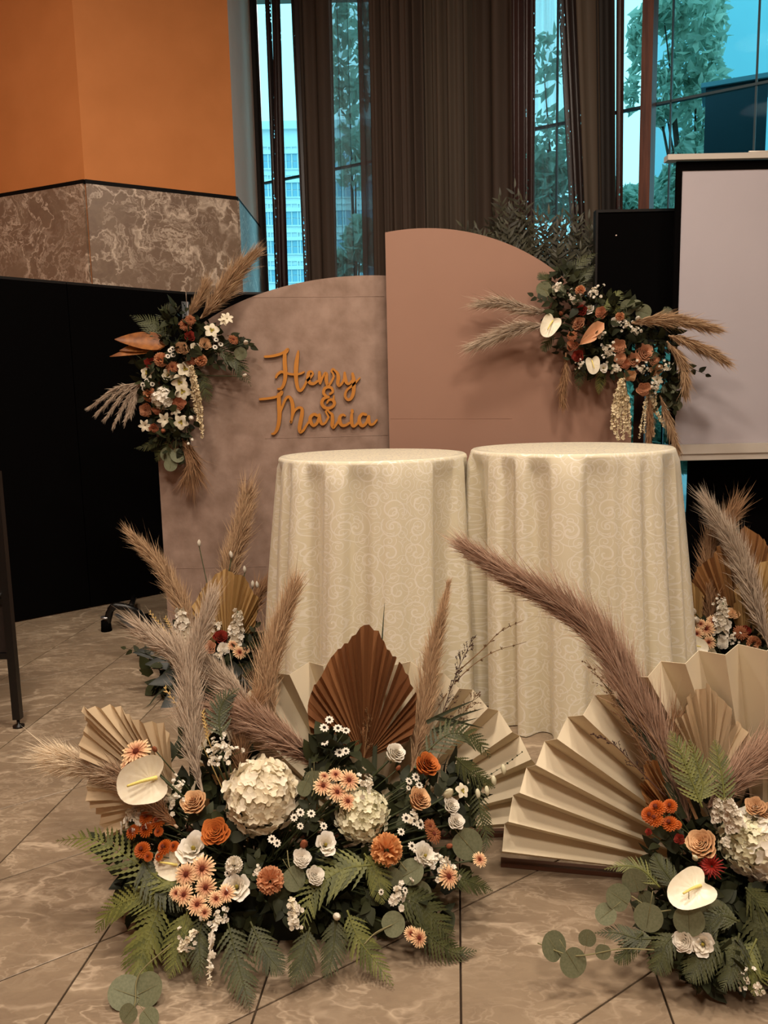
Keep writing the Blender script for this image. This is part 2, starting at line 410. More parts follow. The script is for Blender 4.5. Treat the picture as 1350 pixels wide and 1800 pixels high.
# ------------------------------------------------------------------ outside the glass
M_pave = mat('terrace_paving', '9aa6a8', '8c989c', 2, .7)
B().box((-40, -90 + 96, -.12), (60, 120, -.03), o=(0, 1.6, 0)).build('outside_ground', M_pave, smooth=False, kind='structure')
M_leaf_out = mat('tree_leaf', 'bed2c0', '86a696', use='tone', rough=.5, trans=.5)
M_bark = mat('tree_bark', '4a4038', '352c26', 8, .9)
def leafcloud(bb, c, r, n, size, seed):
    g_ = np.random.default_rng(seed); c = np.array(c); r = np.array(r)
    d = g_.normal(size=(n, 3)); d /= np.linalg.norm(d, axis=1)[:, None]
    P = c + d * r * (g_.uniform(.25, 1, (n, 1)) ** .5)
    A = g_.normal(size=(n, 3)); A /= np.linalg.norm(A, axis=1)[:, None]
    Bv = np.cross(A, g_.normal(size=(n, 3))); Bv /= np.linalg.norm(Bv, axis=1)[:, None]
    s = size * g_.uniform(.6, 1.4, (n, 1)); N = np.cross(A, Bv) * s * .18
    V = np.stack([P - A * s, P + Bv * s * .45 + N, P + A * s, P - Bv * s * .45 + N], 1).reshape(-1, 3)
    bb.add(V, [(4*i, 4*i+1, 4*i+2) for i in range(n)] + [(4*i, 4*i+2, 4*i+3) for i in range(n)], 0, np.repeat(g_.uniform(0, 1, n), 4))
def tree(base, blobs, label, trunk=.12, leaf=.12, seed=0):
    r_ = thing('tree', base, label, 'tree', 'trees outside the glass')
    bb = B()
    for k, (c, rr, n) in enumerate(blobs): leafcloud(bb, c, rr, n, leaf, seed * 31 + k)
    bb.build('crown', M_leaf_out, r_, smooth=False, kind='stuff')
    top = np.mean([b_[0] for b_ in blobs], 0); tb_ = B()
    P0 = np.array(base, float); mid = P0 * .5 + np.array([top[0], top[1], top[2]]) * .5 + np.array([.1, 0, 0])
    tb_.tube(spline([P0, mid, top], 9), np.linspace(trunk, trunk * .4, 9), 8)
    for c, rr, n in blobs[:5]:
        tb_.tube(spline([mid, mid * .5 + np.array(c) * .5 + np.array([0, 0, .2]), c], 6), np.linspace(trunk * .5, trunk * .1, 6), 6)
    tb_.build('trunk', M_bark, r_)
def q(px, py, Y): return at(px, py, Y)
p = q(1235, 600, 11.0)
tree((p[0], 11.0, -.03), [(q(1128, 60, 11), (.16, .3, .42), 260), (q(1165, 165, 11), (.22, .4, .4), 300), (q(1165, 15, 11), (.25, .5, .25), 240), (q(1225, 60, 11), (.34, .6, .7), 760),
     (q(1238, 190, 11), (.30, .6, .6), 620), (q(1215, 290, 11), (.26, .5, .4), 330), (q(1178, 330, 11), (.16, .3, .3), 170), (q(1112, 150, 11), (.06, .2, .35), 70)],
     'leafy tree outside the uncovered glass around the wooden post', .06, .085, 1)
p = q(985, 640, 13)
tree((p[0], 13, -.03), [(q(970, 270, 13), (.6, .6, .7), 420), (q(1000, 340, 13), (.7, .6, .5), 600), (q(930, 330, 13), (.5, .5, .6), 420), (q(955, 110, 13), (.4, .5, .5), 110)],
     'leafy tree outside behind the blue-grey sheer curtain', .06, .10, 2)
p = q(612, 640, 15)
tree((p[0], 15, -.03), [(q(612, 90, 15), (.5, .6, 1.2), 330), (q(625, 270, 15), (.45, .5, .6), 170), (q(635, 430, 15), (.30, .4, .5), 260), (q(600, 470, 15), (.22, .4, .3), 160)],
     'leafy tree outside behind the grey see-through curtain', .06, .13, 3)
hb = thing('hedge', (q(1140, 700, 14)[0], 14, -.03), 'low leafy hedge outside behind the wooden post and black board', 'hedge')
bb = B()
for k in range(9):
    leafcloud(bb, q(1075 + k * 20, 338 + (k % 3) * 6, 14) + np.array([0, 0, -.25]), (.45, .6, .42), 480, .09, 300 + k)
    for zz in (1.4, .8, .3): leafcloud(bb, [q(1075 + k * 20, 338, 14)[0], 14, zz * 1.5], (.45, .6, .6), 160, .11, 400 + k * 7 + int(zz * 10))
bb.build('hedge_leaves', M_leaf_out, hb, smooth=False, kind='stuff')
bb = B()
for k in range(5):
    x = q(1090 + k * 40, 500, 14)[0]; bb.tube([(x, 14, -.03), (x + .05, 14, 1.2), (x, 14, 2.4)], [.05, .04, .02], 6)
bb.build('hedge_stems', M_bark, hb)
hb = thing('shrub', (q(1190, 860, 8.4)[0] , 8.6, -.03), 'leafy shrub outside, seen low between tablecloth and black panel', 'shrub')
bb = B(); x0 = q(1195, 860, 8.6)
for dx in (-.35, .0, .35): leafcloud(bb, (x0[0] + dx - .1, 8.7, .75), (.32, .3, .42), 420, .085, 77 + int(dx * 10))
bb.build('shrub_leaves', M_leaf_out, hb, smooth=False, kind='stuff')
B().tube([(x0[0]-.1, 8.7, -.03), (x0[0]-.08, 8.7, .4), (x0[0]-.1, 8.7, .8)], [.03, .025, .01], 6).build('shrub_stem', M_bark, hb)

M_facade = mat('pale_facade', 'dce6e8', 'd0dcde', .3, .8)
M_fwin = mat('facade_glass', '7fb0c4', None, rough=.25, spec=.6)
bl = thing('building', (q(560, 640, 80)[0], 82, -.03), 'pale office building with rows of paned windows, seen through the curtain gap', 'building')
xl, xr, zt = q(430, 400, 80)[0], q(700, 400, 80)[0], q(560, 228, 80)[2]
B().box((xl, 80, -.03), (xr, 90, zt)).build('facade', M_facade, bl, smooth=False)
B().box((xl - .4, 79.5, zt), (xr + .4, 90.4, zt + .5)).build('roof_ledge', M_facade, bl, smooth=False)
for zz in range(7):
    z = q(510, 505 - zz * 51, 80)[2]
    B().box((xl, 79.75, z - 1.1), (xr, 80, z - .75)).build('floor_ledge', M_facade, bl, smooth=False)
wb = B()
for i in (-1, 1):
    for k in (0, 1): wb.box((i*.42-.34, -.05, -.95 + k*.62 + (k*.05)), (i*.42+.34, .02, -.36 + k*1.0), 1)
wb.box((-.9, -.12, 1.0), (.9, .02, 1.12)).box((-.9, -.12, -1.08), (.9, .02, -.96)).box((-.9, -.12, -1), (-.8, .02, 1.05)).box((.8, -.12, -1), (.9, .02, 1.05)).box((-.05, -.1, -1), (.05, .02, 1.05))
wm, _ = wb.mesh('window', [M_facade, M_fwin], False)
for zz in range(5):
    for px in (461, 487, 513, 539, 592, 618, 644):
        p = q(px, 478 - zz * 50, 80); put('window', wm, bl, Matrix.Translation((p[0], 79.98, p[2] + .0)))
M_darkrefl = mat('dark_reflection', '23404a', '1c343e', .4, .5)  # dark box added outside to imitate a reflection in the glass
an = thing('building', (q(1289, 300, 9.6)[0], 9.6, -.03), 'dark square box imitating a reflection in the glass above the projection screen', 'building')
ac, az = q(1289, 300, 9.6), q(1290, 152, 9.6)[2]; hwid = 49 * mpp(ac); av = nrm([ac[0], ac[1], 0]); AR = np.array([[av[1], -av[0], 0], av, [0, 0, 1]]).T
B().box((-hwid, -.1, -.03), (hwid, .5, az), R=AR, o=(ac[0], ac[1], 0)).build('dark_reflection', M_darkrefl, an, smooth=False)
B().box((-hwid - .05, -.14, az), (hwid + .05, .54, az + .05), R=AR, o=(ac[0], ac[1], 0)).build('roof_ledge', mat('ledge', '5e8d9a', None, rough=.5), an, smooth=False)  # paler edging on top of the imitated reflection
M_teal = mat('teal_reflection', '7ab4c0', '6ea8b6', .3, .4)  # plain teal box added outside, its colour stands in for a glass reflection
tw = thing('building', (q(1340, 640, 16)[0], 17, -.03), 'tall teal box behind the leafy tree imitating a reflection, right edge', 'building')
B().box((q(1238, 100, 16)[0], 16, -.03), (q(1238, 100, 16)[0] + 3.5, 19, 14)).build('reflection_slab', M_teal, tw, smooth=False)

# ------------------------------------------------------------------ black folding room divider
M_blk = mat('black_felt', '060505', None, rough=.95, spec=.03)
M_blkm = mat('black_enamel', '0d0b0a', None, rough=.35, spec=.4)
M_steel = mat('steel', 'a9a9ab', None, rough=.35, metal=.9)
D0, D1 = gp(25, 1095)[:2], gp(280, 1045)[:2]; dd = nrm(D1 - D0)
def on_div(px):
    r = ray(px, 700)[:2]; A = np.array([[r[0], -dd[0]], [r[1], -dd[1]]]); return D0 + dd * np.linalg.solve(A, D0)[1]
E0, E1, E2 = D0 - dd * 1.25, on_div(132), on_div(337)
E3 = np.array([-.70, 5.50])
dv = thing('room_divider', (*E1, 0), 'tall black folding room divider in front of the marble wall', 'room divider')
for a, b in ((E0, E1), (E1, E2), (E2, E3)):
    e = nrm(b - a) * .003
    wallseg('panel', a + e, b - e, M_blk, .006, 1.985, .03, parent=dv)
    wallseg('edge_rail', a + e * .8, b - e * .8, M_blkm, 1.985, 2.0, .032, parent=dv)
for z in (1.88, .35):
    hb = B(); d = nrm(E2 - E1); n = outw(E1, E2)
    for s in (-1, 1):
        c = E2 + n * .006 - d * .002 + d * s * .02
        hb.box((-.018, -.003, -.055), (.018, .003, .055), R=[(d[0], n[0], 0), (d[1], n[1], 0), (0, 0, 1)], o=(*c, z))
        for k in (-.03, .03): hb.box((-.004, .002, -.004), (.004, .006, .004), 1, R=[(d[0], n[0], 0), (d[1], n[1], 0), (0, 0, 1)], o=(*c, z + k))
    hb.tube([(*(E2 + n * .012), z - .055), (*(E2 + n * .012), z + .055)], .006, 8)
    hb.build('hinge', [M_steel, M_blk], dv, smooth=False)
ft = B(); P = [at(188, 1118, 4.33), at(189, 1092, 4.33), at(197, 1068, 4.33), at(216, 1066, 4.34), at(240, 1075, 4.36), at(254, 1092, 4.40), at(260, 1112, 4.44)]
P[0][2] = .012; P[-1][2] = .012
ft.tube(spline(P, 24), .021, 10); ft.tube([at(230, 1066, 4.42), at(236, 1050, 4.9)], .016, 8)
f_ = ft.build('foot', M_blkm, dv)
bb = B(); 
for q_ in (P[0], P[-1]): B().tube([q_ + (0, 0, -.012), q_ + (0, 0, .05)], [.03, .026], 10).build('rubber_cap', M_blk, f_)
bb = B(); bb.tube([P[0] + (0, 0, .062), P[0] + (0, 0, .072)], .027, 12); bb.build('collar', M_steel, f_)
bb = B(); a, b = gp(205, 1080, .05), gp(240, 1112, .02); bb.box((-.012, 0, -.004), (.012, float(np.linalg.norm(b - a)), .004), R=np.array([np.cross(nrm(b - a), [0, 0, 1]), nrm(b - a), [0, 0, 1]]).T, o=a); bb.build('brace', M_steel, f_, smooth=False)

# ------------------------------------------------------------------ black rack at the left edge
M_rackp = mat('rack_mesh', '241a15', '1a120e', 60, .8)
R0 = gp(33, 1278); RX, RY = R0[0], R0[1]
rk = thing('display_rack', (RX, RY, 0), 'black metal display rack with a levelling foot at the left edge', 'rack')
for dx, dy in ((0, 0), (-.9, 0), (-.45, .42)):
        bb = B().box((RX + dx - .015, RY + dy - .015, .035), (RX + dx + .015, RY + dy + .015, 1.02)); lg = bb.build('post', M_blkm, rk, smooth=False)
        bb = B().lathe([(0, 0), (.022, 0), (.022, .008), (.006, .014), (.006, .036), (0, .036)], 14, (RX + dx, RY + dy, 0)); bb.build('levelling_foot', M_blkm, lg)
for z in (at(20, 1152, RY)[2], at(20, 1056, RY)[2], 1.0):
    bb = B().box((RX - .9, RY - .012, z - .012), (RX - .015, RY + .012, z + .012))
    bb.box((RX - .462, RY + .012, z - .012), (RX - .438, RY + .41, z + .012)); bb.build('crossbar', M_blkm, rk, smooth=False)
z1, z2 = at(20, 1152, RY)[2], at(20, 1056, RY)[2]
for a, b in ((z1, z2), (z2, 1.0)):
    B().box((RX - .885, RY - .004, a + .014), (RX - .017, RY + .004, b - .014)).build('infill_panel', M_rackp, rk, smooth=False)
bb = B().tube([(RX - .02, RY - .016, z2 + .03), (RX - .02, RY - .03, z2 + .03)], .006, 8); bb.build('bolt', M_steel, rk)

# ------------------------------------------------------------------ arched boards
def slab(bb, pts, Y0, Y1, m=0, me=1):              # outline in (X, Z) between two depths
    n = len(pts); V = [(x, Y0, z) for x, z in pts] + [(x, Y1, z) for x, z in pts]
    bb.add(V, [tuple(range(n))[::-1] if False else tuple(range(n)), tuple(range(n, 2*n))[::-1]], m)
    bb.add(V, [(i, i + n, (i+1) % n + n, (i+1) % n) for i in range(n)], me)
def boardmat(name, c, c2, sc, bump, det=6):
    m = mat(name, c, c2, sc, .85, bump, detail=det, spec=.15); return m
M_b1 = boardmat('suede_wrap', '877062', 'a0887a', 10.0, .12); M_b2 = boardmat('peach_wrap', '987665', '947261', 1.5, .02)
M_bedge = mat('board_edge', 'd9cabd', None, rough=.7)
YL, YR = 4.27, 4.13
def arch(px0, px1, cx, a, b, yspring, Y, n=40):
    pts = []
    for x in np.linspace(px0, px1, n):
        u = min(1, abs((x - cx) / a)); pts.append((x, yspring - b * sqrt(max(0, 1 - u * u))))
    return [(at(x, y, Y)[0], at(x, y, Y)[2]) for x, y in pts]
A1 = arch(271, 770, 655, 385, 228, 712, YL); x0, x1 = A1[0][0], A1[-1][0]
bd1 = thing('arched_board', ((x0 + x1) / 2, YL, 0), 'low arched board wrapped in mottled grey-brown suede, carrying the gold names', 'display board', 'arched backdrop boards')
pts = [(x0 - .0, 0)] + [(A1[0][0], A1[0][1])] + A1[1:] + [(x1, 0)]
pts = pts[::-1]
bb = B(); slab(bb, pts, YL, YL + .035); bb.build('face_panel', [M_b1, M_bedge], bd1, smooth=False)
def strut(Y, x, h, par):
    B().box((x - .02, Y + .036, .0), (x + .02, Y + .066, h)).box((x - .02, Y + .036, 0), (x + .02, Y + .45, .03)).build('back_strut', mat('strut_wood', '8a6c4c', None), par, smooth=False)
strut(YL, x0 + .35, 1.2, bd1); strut(YL, x1 - .35, 1.2, bd1)
for ya, yb, xa, xb in ((523, 521, 440, 676), (771, 765, 466, 682), (1000, 996, 288, 470)):
    p, r = at(xa, ya, YL), at(xb, yb, YL); bb = B(); bb.tube([p, r], .0013, 5); bb.build('fabric_crease', M_b1, bd1)
A2 = arch(677, 1110, 752, 358, 342, 743, YR); x0, x1 = A2[0][0], A2[-1][0]
bd2 = thing('arched_board', ((x0 + x1) / 2, YR, 0), 'tall plain peach board with a curved top, in front of the suede board', 'display board', 'arched backdrop boards')
pts = ([(x0, 0)] + A2 + [(x1, 0)])[::-1]
bb = B(); slab(bb, pts, YR, YR + .035); bb.build('face_panel', [M_b2, M_bedge], bd2, smooth=False)
strut(YR, x0 + .3, 1.3, bd2); strut(YR, x1 - .3, 1.3, bd2)
p, r = at(686, 736, YR), at(900, 736, YR); B().tube([p, r], .001, 5).build('fabric_crease', M_b2, bd2)

# ------------------------------------------------------------------ gold names
M_gold = mat('gold_acrylic', 'bd7c2e', 'b07026', 6, .38, spec=.5); M_goldedge = mat('gold_cut_edge', '6b3a14', None, rough=.6)
def Z(ox, oy): return lambda L: [(ox + x / 11.25, oy + y / 11.25, w / 11.25) for x, y, w in L]
z1_, z2_, z3_, z4_ = Z(450, 600), Z(540, 630), Z(450, 670), Z(550, 690)
LET = [
 [z1_([(185,305,46),(330,292,52),(470,258,54),(560,215,50),(612,160,38),(640,158,36),(622,212,34),(575,245,38)]),
  z1_([(575,220,66),(572,400,80),(585,600,84),(580,740,74),(550,860,62),(500,932,54),(440,942,38)]),
  z1_([(402,712,46),(430,655,52),(500,607,54),(580,620,50),(680,648,48),(780,655,44),(880,640,42),(950,608,34)]),
  z1_([(840,195,32),(828,280,64),(805,430,84),(795,600,84),(800,760,74),(830,920,66),(875,975,58),(930,935,52),(980,845,48),(1012,780,44)])],
 [z1_([(1000,795,48),(1080,715,48),(1128,650,42),(1105,600,42),(1050,615,58),(1035,720,82),(1065,815,68),(1140,838,58),(1225,785,48)])],
 [z2_([(245,275,56),(250,400,72),(258,495,46)]), z2_([(262,490,42),(310,370,42),(355,295,48),(385,315,62),(380,420,72),(410,535,56),(470,480,48),(530,360,42)])],
 [z2_([(530,360,42),(508,295,36),(482,255,38),(510,210,38),(550,240,42),(600,295,58),(618,380,72),(608,480,68),(632,540,52),(690,490,48),(735,400,44)])],
 [z2_([(742,285,46),(750,380,72),(780,478,62),(830,500,48),(890,440,44)]), z2_([(898,305,54),(920,420,72),(925,560,74),(910,700,70),(865,795,58),(800,815,52),(752,740,52),(785,630,46),(880,548,46),(970,462,42),(1040,388,32)])],
 [z2_([(452,702,46),(508,660,48),(490,592,54),(420,567,54),(345,602,58),(330,690,58),(385,748,52),(430,760,38)]),
  z2_([(430,765,42),(335,792,58),(292,880,64),(340,965,64),(430,985,58),(518,940,58),(538,870,64),(490,815,52),(425,830,46),(395,880,36)]), z2_([(530,738,28),(525,790,42),(520,840,46)])],
 [z3_([(85,358,44),(240,342,48),(400,312,48),(470,255,46),(502,208,36),(528,214,36),(510,268,34),(472,292,38)]),
  z3_([(460,262,72),(460,450,80),(470,650,84),(455,830,74),(420,955,66),(370,1028,52),(325,1040,40)]),
  z3_([(490,605,42),(540,470,48),(590,355,54),(648,308,54),(700,362,68),(730,480,74),(735,600,74),(718,715,52),(700,815,36),(684,790,34)]),
  z3_([(745,640,42),(780,572,48),(850,524,50),(910,545,60),(915,640,74),(890,780,80),(865,920,74),(880,1005,58),(940,968,52),(1000,872,48),(1050,800,44)])],
 [z3_([(1222,682,56),(1150,655,58),(1082,712,68),(1082,800,74),(1140,875,60),(1208,828,58),(1250,725,58)]), z3_([(1258,665,58),(1268,760,64),(1305,845,54),(1370,825,46),(1430,725,44)])],
 [z4_([(312,490,44),(282,425,38),(258,375,38),(298,352,38),(332,392,42),(380,432,58),(390,540,70),(385,640,70),(412,688,54),(470,620,48),(520,540,44)])],
 [z4_([(638,458,38),(600,438,48),(542,472,62),(530,560,78),(570,640,64),(640,648,54),(720,600,48)])],
 [z4_([(770,425,54),(765,540,70),(780,640,64),(820,662,54),(880,610,48),(920,540,44)]), z4_([(778,355,60),(780,385,60)])],
 [z4_([(1050,435,52),(980,425,58),(925,490,64),(925,590,74),(980,655,64),(1050,608,58),(1098,495,56)]), z4_([(1105,470,58),(1110,560,64),(1140,628,54),(1200,618,48),(1265,542,38)])]]
sg = thing('name_sign', at(560, 690, YL), 'gold script name sign fixed on the suede board', 'sign')
zi = 0
for L in LET:
    bb = B()
    for st in L:
        zi += 1; q3 = np.array(st); c = spline(q3, 10 * len(q3)); Pm = np.array([at(x, y, YL - .004) for x, y, w in c]); hw = c[:, 2] / 2 * mpp(Pm[0])
        T = np.gradient(Pm[:, [0, 2]], axis=0); T /= np.linalg.norm(T, axis=1)[:, None]; N = np.stack([-T[:, 1], T[:, 0]], 1)
        Lf = Pm[:, [0, 2]] + N * hw[:, None]; Rg = Pm[:, [0, 2]] - N * hw[:, None]
        cap = lambda c_, t_, n_, h_: [c_ + h_ * (cos(a) * n_ + sin(a) * t_) for a in np.linspace(0, pi, 9)[1:-1]]
        out_ = list(Lf) + cap(Pm[-1, [0, 2]], T[-1], N[-1], hw[-1]) + list(Rg[::-1]) + cap(Pm[0, [0, 2]], -T[0], -N[0], hw[0])
        y0, y1 = YL - .016 - zi * 1e-5, YL - .001
        # ribbon front as quads, caps as fans, and a cut edge all round
        n = len(Lf); V = [(p[0], y0, p[1]) for p in Lf] + [(p[0], y0, p[1]) for p in Rg]
        bb.add(V, [(i, i + 1, n + i + 1, n + i) for i in range(n - 1)], 0)
        for c_, t_, n_, h_ in ((Pm[-1, [0, 2]], T[-1], N[-1], hw[-1]), (Pm[0, [0, 2]], -T[0], -N[0], hw[0])):
            pc = [c_ + h_ * n_] + cap(c_, t_, n_, h_) + [c_ - h_ * n_]; bb.add([(p[0], y0, p[1]) for p in pc], [tuple(range(len(pc)))], 0)
        k = len(out_); bb.add([(p[0], y0, p[1]) for p in out_] + [(p[0], y1, p[1]) for p in out_], [(i, (i+1) % k, (i+1) % k + k, i + k) for i in range(k)], 1)
    bb.build('letter', [M_gold, M_goldedge], sg, smooth=False)

# ------------------------------------------------------------------ black board, projection screen, low panel
YP = 4.48
a, b = at(1051, 374, YP), at(1197, 596, YP)
bk = thing('black_board', ((a[0] + b[0]) / 2, YP, 0), 'black square notice board on a pole beside the projection screen', 'board')
bb = B().box((a[0], YP, b[2]), (b[0], YP + .04, a[2])); bb.build('board_face', M_blk, bk, smooth=False)
bb = B()
for lo_, hi_ in (((a[0]-.012, YP-.006, a[2]), (b[0]+.012, YP+.046, a[2]+.014)), ((a[0]-.012, YP-.006, b[2]-.014), (b[0]+.012, YP+.046, b[2])), ((a[0]-.012, YP-.006, b[2]), (a[0], YP+.046, a[2])), ((b[0], YP-.006, b[2]), (b[0]+.012, YP+.046, a[2]))): bb.box(lo_, hi_)
bb.build('board_frame', M_blkm, bk, smooth=False)
xp = at(1085, 640, YP)[0]
B().tube([(xp, YP + .06, 0.02), (xp, YP + .06, a[2] - .1)], .016, 8).build('pole', M_blkm, bk); B().lathe([(0, 0), (.16, 0), (.16, .012), (.02, .03), (0, .03)], 24, (xp, YP + .06, 0)).build('base_plate', M_blkm, bk)
p = at(1083, 414, YP); B().tube([p + (0, -.004, 0), p + (0, .002, 0)], .004, 8).build('pin', M_white, bk)

YS = 4.25
M_scr = mat('screen_fabric', 'b4acb0', 'aea6aa', 1.2, .9, spec=.1); M_alu = mat('pale_metal', 'c9c0b4', None, rough=.35, spec=.5, metal=.15)
tl, bl_ = at(1198, 306, YS), at(1186, 781, YS); xs = (tl[0] + bl_[0]) / 2; xe = xs + 1.7; zb, zt = bl_[2], tl[2] + .015
sc_ = thing('projection_screen', (xs + .85, YS, 0), 'large white projection screen with black border and pale bottom tray', 'projection screen')
B().box((xs, YS, zb), (xe, YS + .006, zt)).build('screen_fabric', M_scr, sc_, smooth=False)
bb = B().box((xs - .03, YS - .004, zb - .01), (xs, YS + .012, zt + .045)).box((xe, YS - .004, zb - .01), (xe + .03, YS + .012, zt + .045)).box((xs, YS - .004, zt), (xe, YS + .012, zt + .045)); bb.build('black_border', M_blk, sc_, smooth=False)
bb = B().box((xs - .085, YS - .03, zt + .048), (xe + .08, YS + .03, zt + .075)); tb_ = bb.build('top_rail', M_alu, sc_, smooth=False)
bb = B().tube([(xs + .33, YS - .02, zt + .08), (xs + .42, YS, zt + .085), (xs + .75, YS + .02, zt + .13)], .006, 8); bb.build('hanging_rod', M_alu, tb_)
z0 = zb - .0005
bb = B().box((xs - .05, YS - .05, z0 - .05), (xe + .06, YS + .04, z0)).box((xs - .05, YS - .04, z0 - .085), (xe + .06, YS + .03, z0 - .05)); bb.build('bottom_tray', M_alu, sc_, smooth=False)
B().tube([(xs + .85, YS + .06, .25), (xs + .85, YS + .06, zt + .1)], .02, 10).build('stand_pole', M_alu, sc_)
for k in range(3):
    an_ = 2 * pi * k / 3 + .5; B().tube([(xs + .85, YS + .06, .3), (xs + .85 + .45 * cos(an_), YS + .06 + .17 * sin(an_), .012)], .011, 6).build('leg', M_alu, sc_)
YB = 4.52
xq = at(1209, 900, YB)[0]
bp = thing('low_panel', (xq + .8, YB, 0), 'low black free-standing panel below the projection screen tray', 'panel')
B().box((xq, YB, .02), (xq + 1.5, YB + .03, zb - .05)).build('panel_face', M_blk, bp, smooth=False)
for dx in (.25, 1.2): B().box((xq + dx, YB - .02, 0), (xq + dx + .05, YB + .16, .02)).build('foot', M_blkm, bp, smooth=False)

# ------------------------------------------------------------------ cocktail tables and cloths
M_cloth = bpy.data.materials.new('damask_cloth'); t = NT(M_cloth)
uv = t.n.new('ShaderNodeUVMap').outputs[0]
def curls(scale, arms, width, seed):
    vo = t.new('ShaderNodeTexVoronoi', Scale=scale, Randomness=.7, _voronoi_dimensions='2D')
    mp_ = t.mapped(uv, (1, 1, 1)); ad = t.n.new('ShaderNodeVectorMath'); ad.operation = 'ADD'; ad.inputs[1].default_value = (seed, seed * .37, 0)
    t.link(mp_, ad.inputs[0]); t.link(ad.outputs[0], vo.inputs['Vector'])
    sb = t.n.new('ShaderNodeVectorMath'); sb.operation = 'SUBTRACT'; t.link(ad.outputs[0], sb.inputs[0])
    # voronoi position comes back divided by the scale
    t.link(vo.outputs['Position'], sb.inputs[1])
    sp_ = t.n.new('ShaderNodeSeparateXYZ'); t.link(sb.outputs[0], sp_.inputs[0])
    ang = t.math('ARCTAN2', sp_.outputs[1], sp_.outputs[0]); r_ = t.math('SQRT', t.math('ADD', t.math('POWER', sp_.outputs[0], 2.0), t.math('POWER', sp_.outputs[1], 2.0)))
    rs = t.math('MULTIPLY', r_, scale)
    cs = t.n.new('ShaderNodeSeparateColor'); t.link(vo.outputs['Color'], cs.inputs[0])
    sgn = t.math('SUBTRACT', t.math('MULTIPLY', t.math('GREATER_THAN', cs.outputs[0], .5), 2.0), 1.0)
    ph = t.math('ADD', t.math('MULTIPLY', t.math('MULTIPLY', ang, sgn), arms / (2 * pi)), t.math('ADD', t.math('MULTIPLY', rs, 3.6), cs.outputs[1]))
    fr_ = t.math('FRACT', ph); dist = t.math('ABSOLUTE', t.math('SUBTRACT', fr_, .5))
    wv = t.math('SUBTRACT', width, t.math('MULTIPLY', rs, width * .9))
    line = t.math('MULTIPLY', t.math('LESS_THAN', dist, wv), t.math('LESS_THAN', rs, .62))
    return line
pat = t.math('MINIMUM', t.math('ADD', curls(9.5, 1, .13, 3.1), curls(18.0, 1, .15, 7.7)), 1.0)
t.link(t.mix(pat, lin('e1d7bb'), lin('f2ebda')), t.p.inputs['Base Color'])
rr = t.n.new('ShaderNodeMapRange'); rr.inputs[3].default_value = .60; rr.inputs[4].default_value = .24; t.link(pat, rr.inputs[0]); t.link(rr.outputs[0], t.p.inputs['Roughness'])
t.p.inputs['Specular IOR Level'].default_value = .45; t.p.inputs['Sheen Weight'].default_value = .15
t.bump(pat, .6, .004)
trl = t.n.new('ShaderNodeBsdfTranslucent'); trl.inputs[0].default_value = lin('ecdcae'); mx = t.n.new('ShaderNodeMixShader'); mx.inputs[0].default_value = .14
t.link(t.p.outputs[0], mx.inputs[1]); t.link(trl.outputs[0], mx.inputs[2]); t.link(mx.outputs[0], t.out.inputs[0])
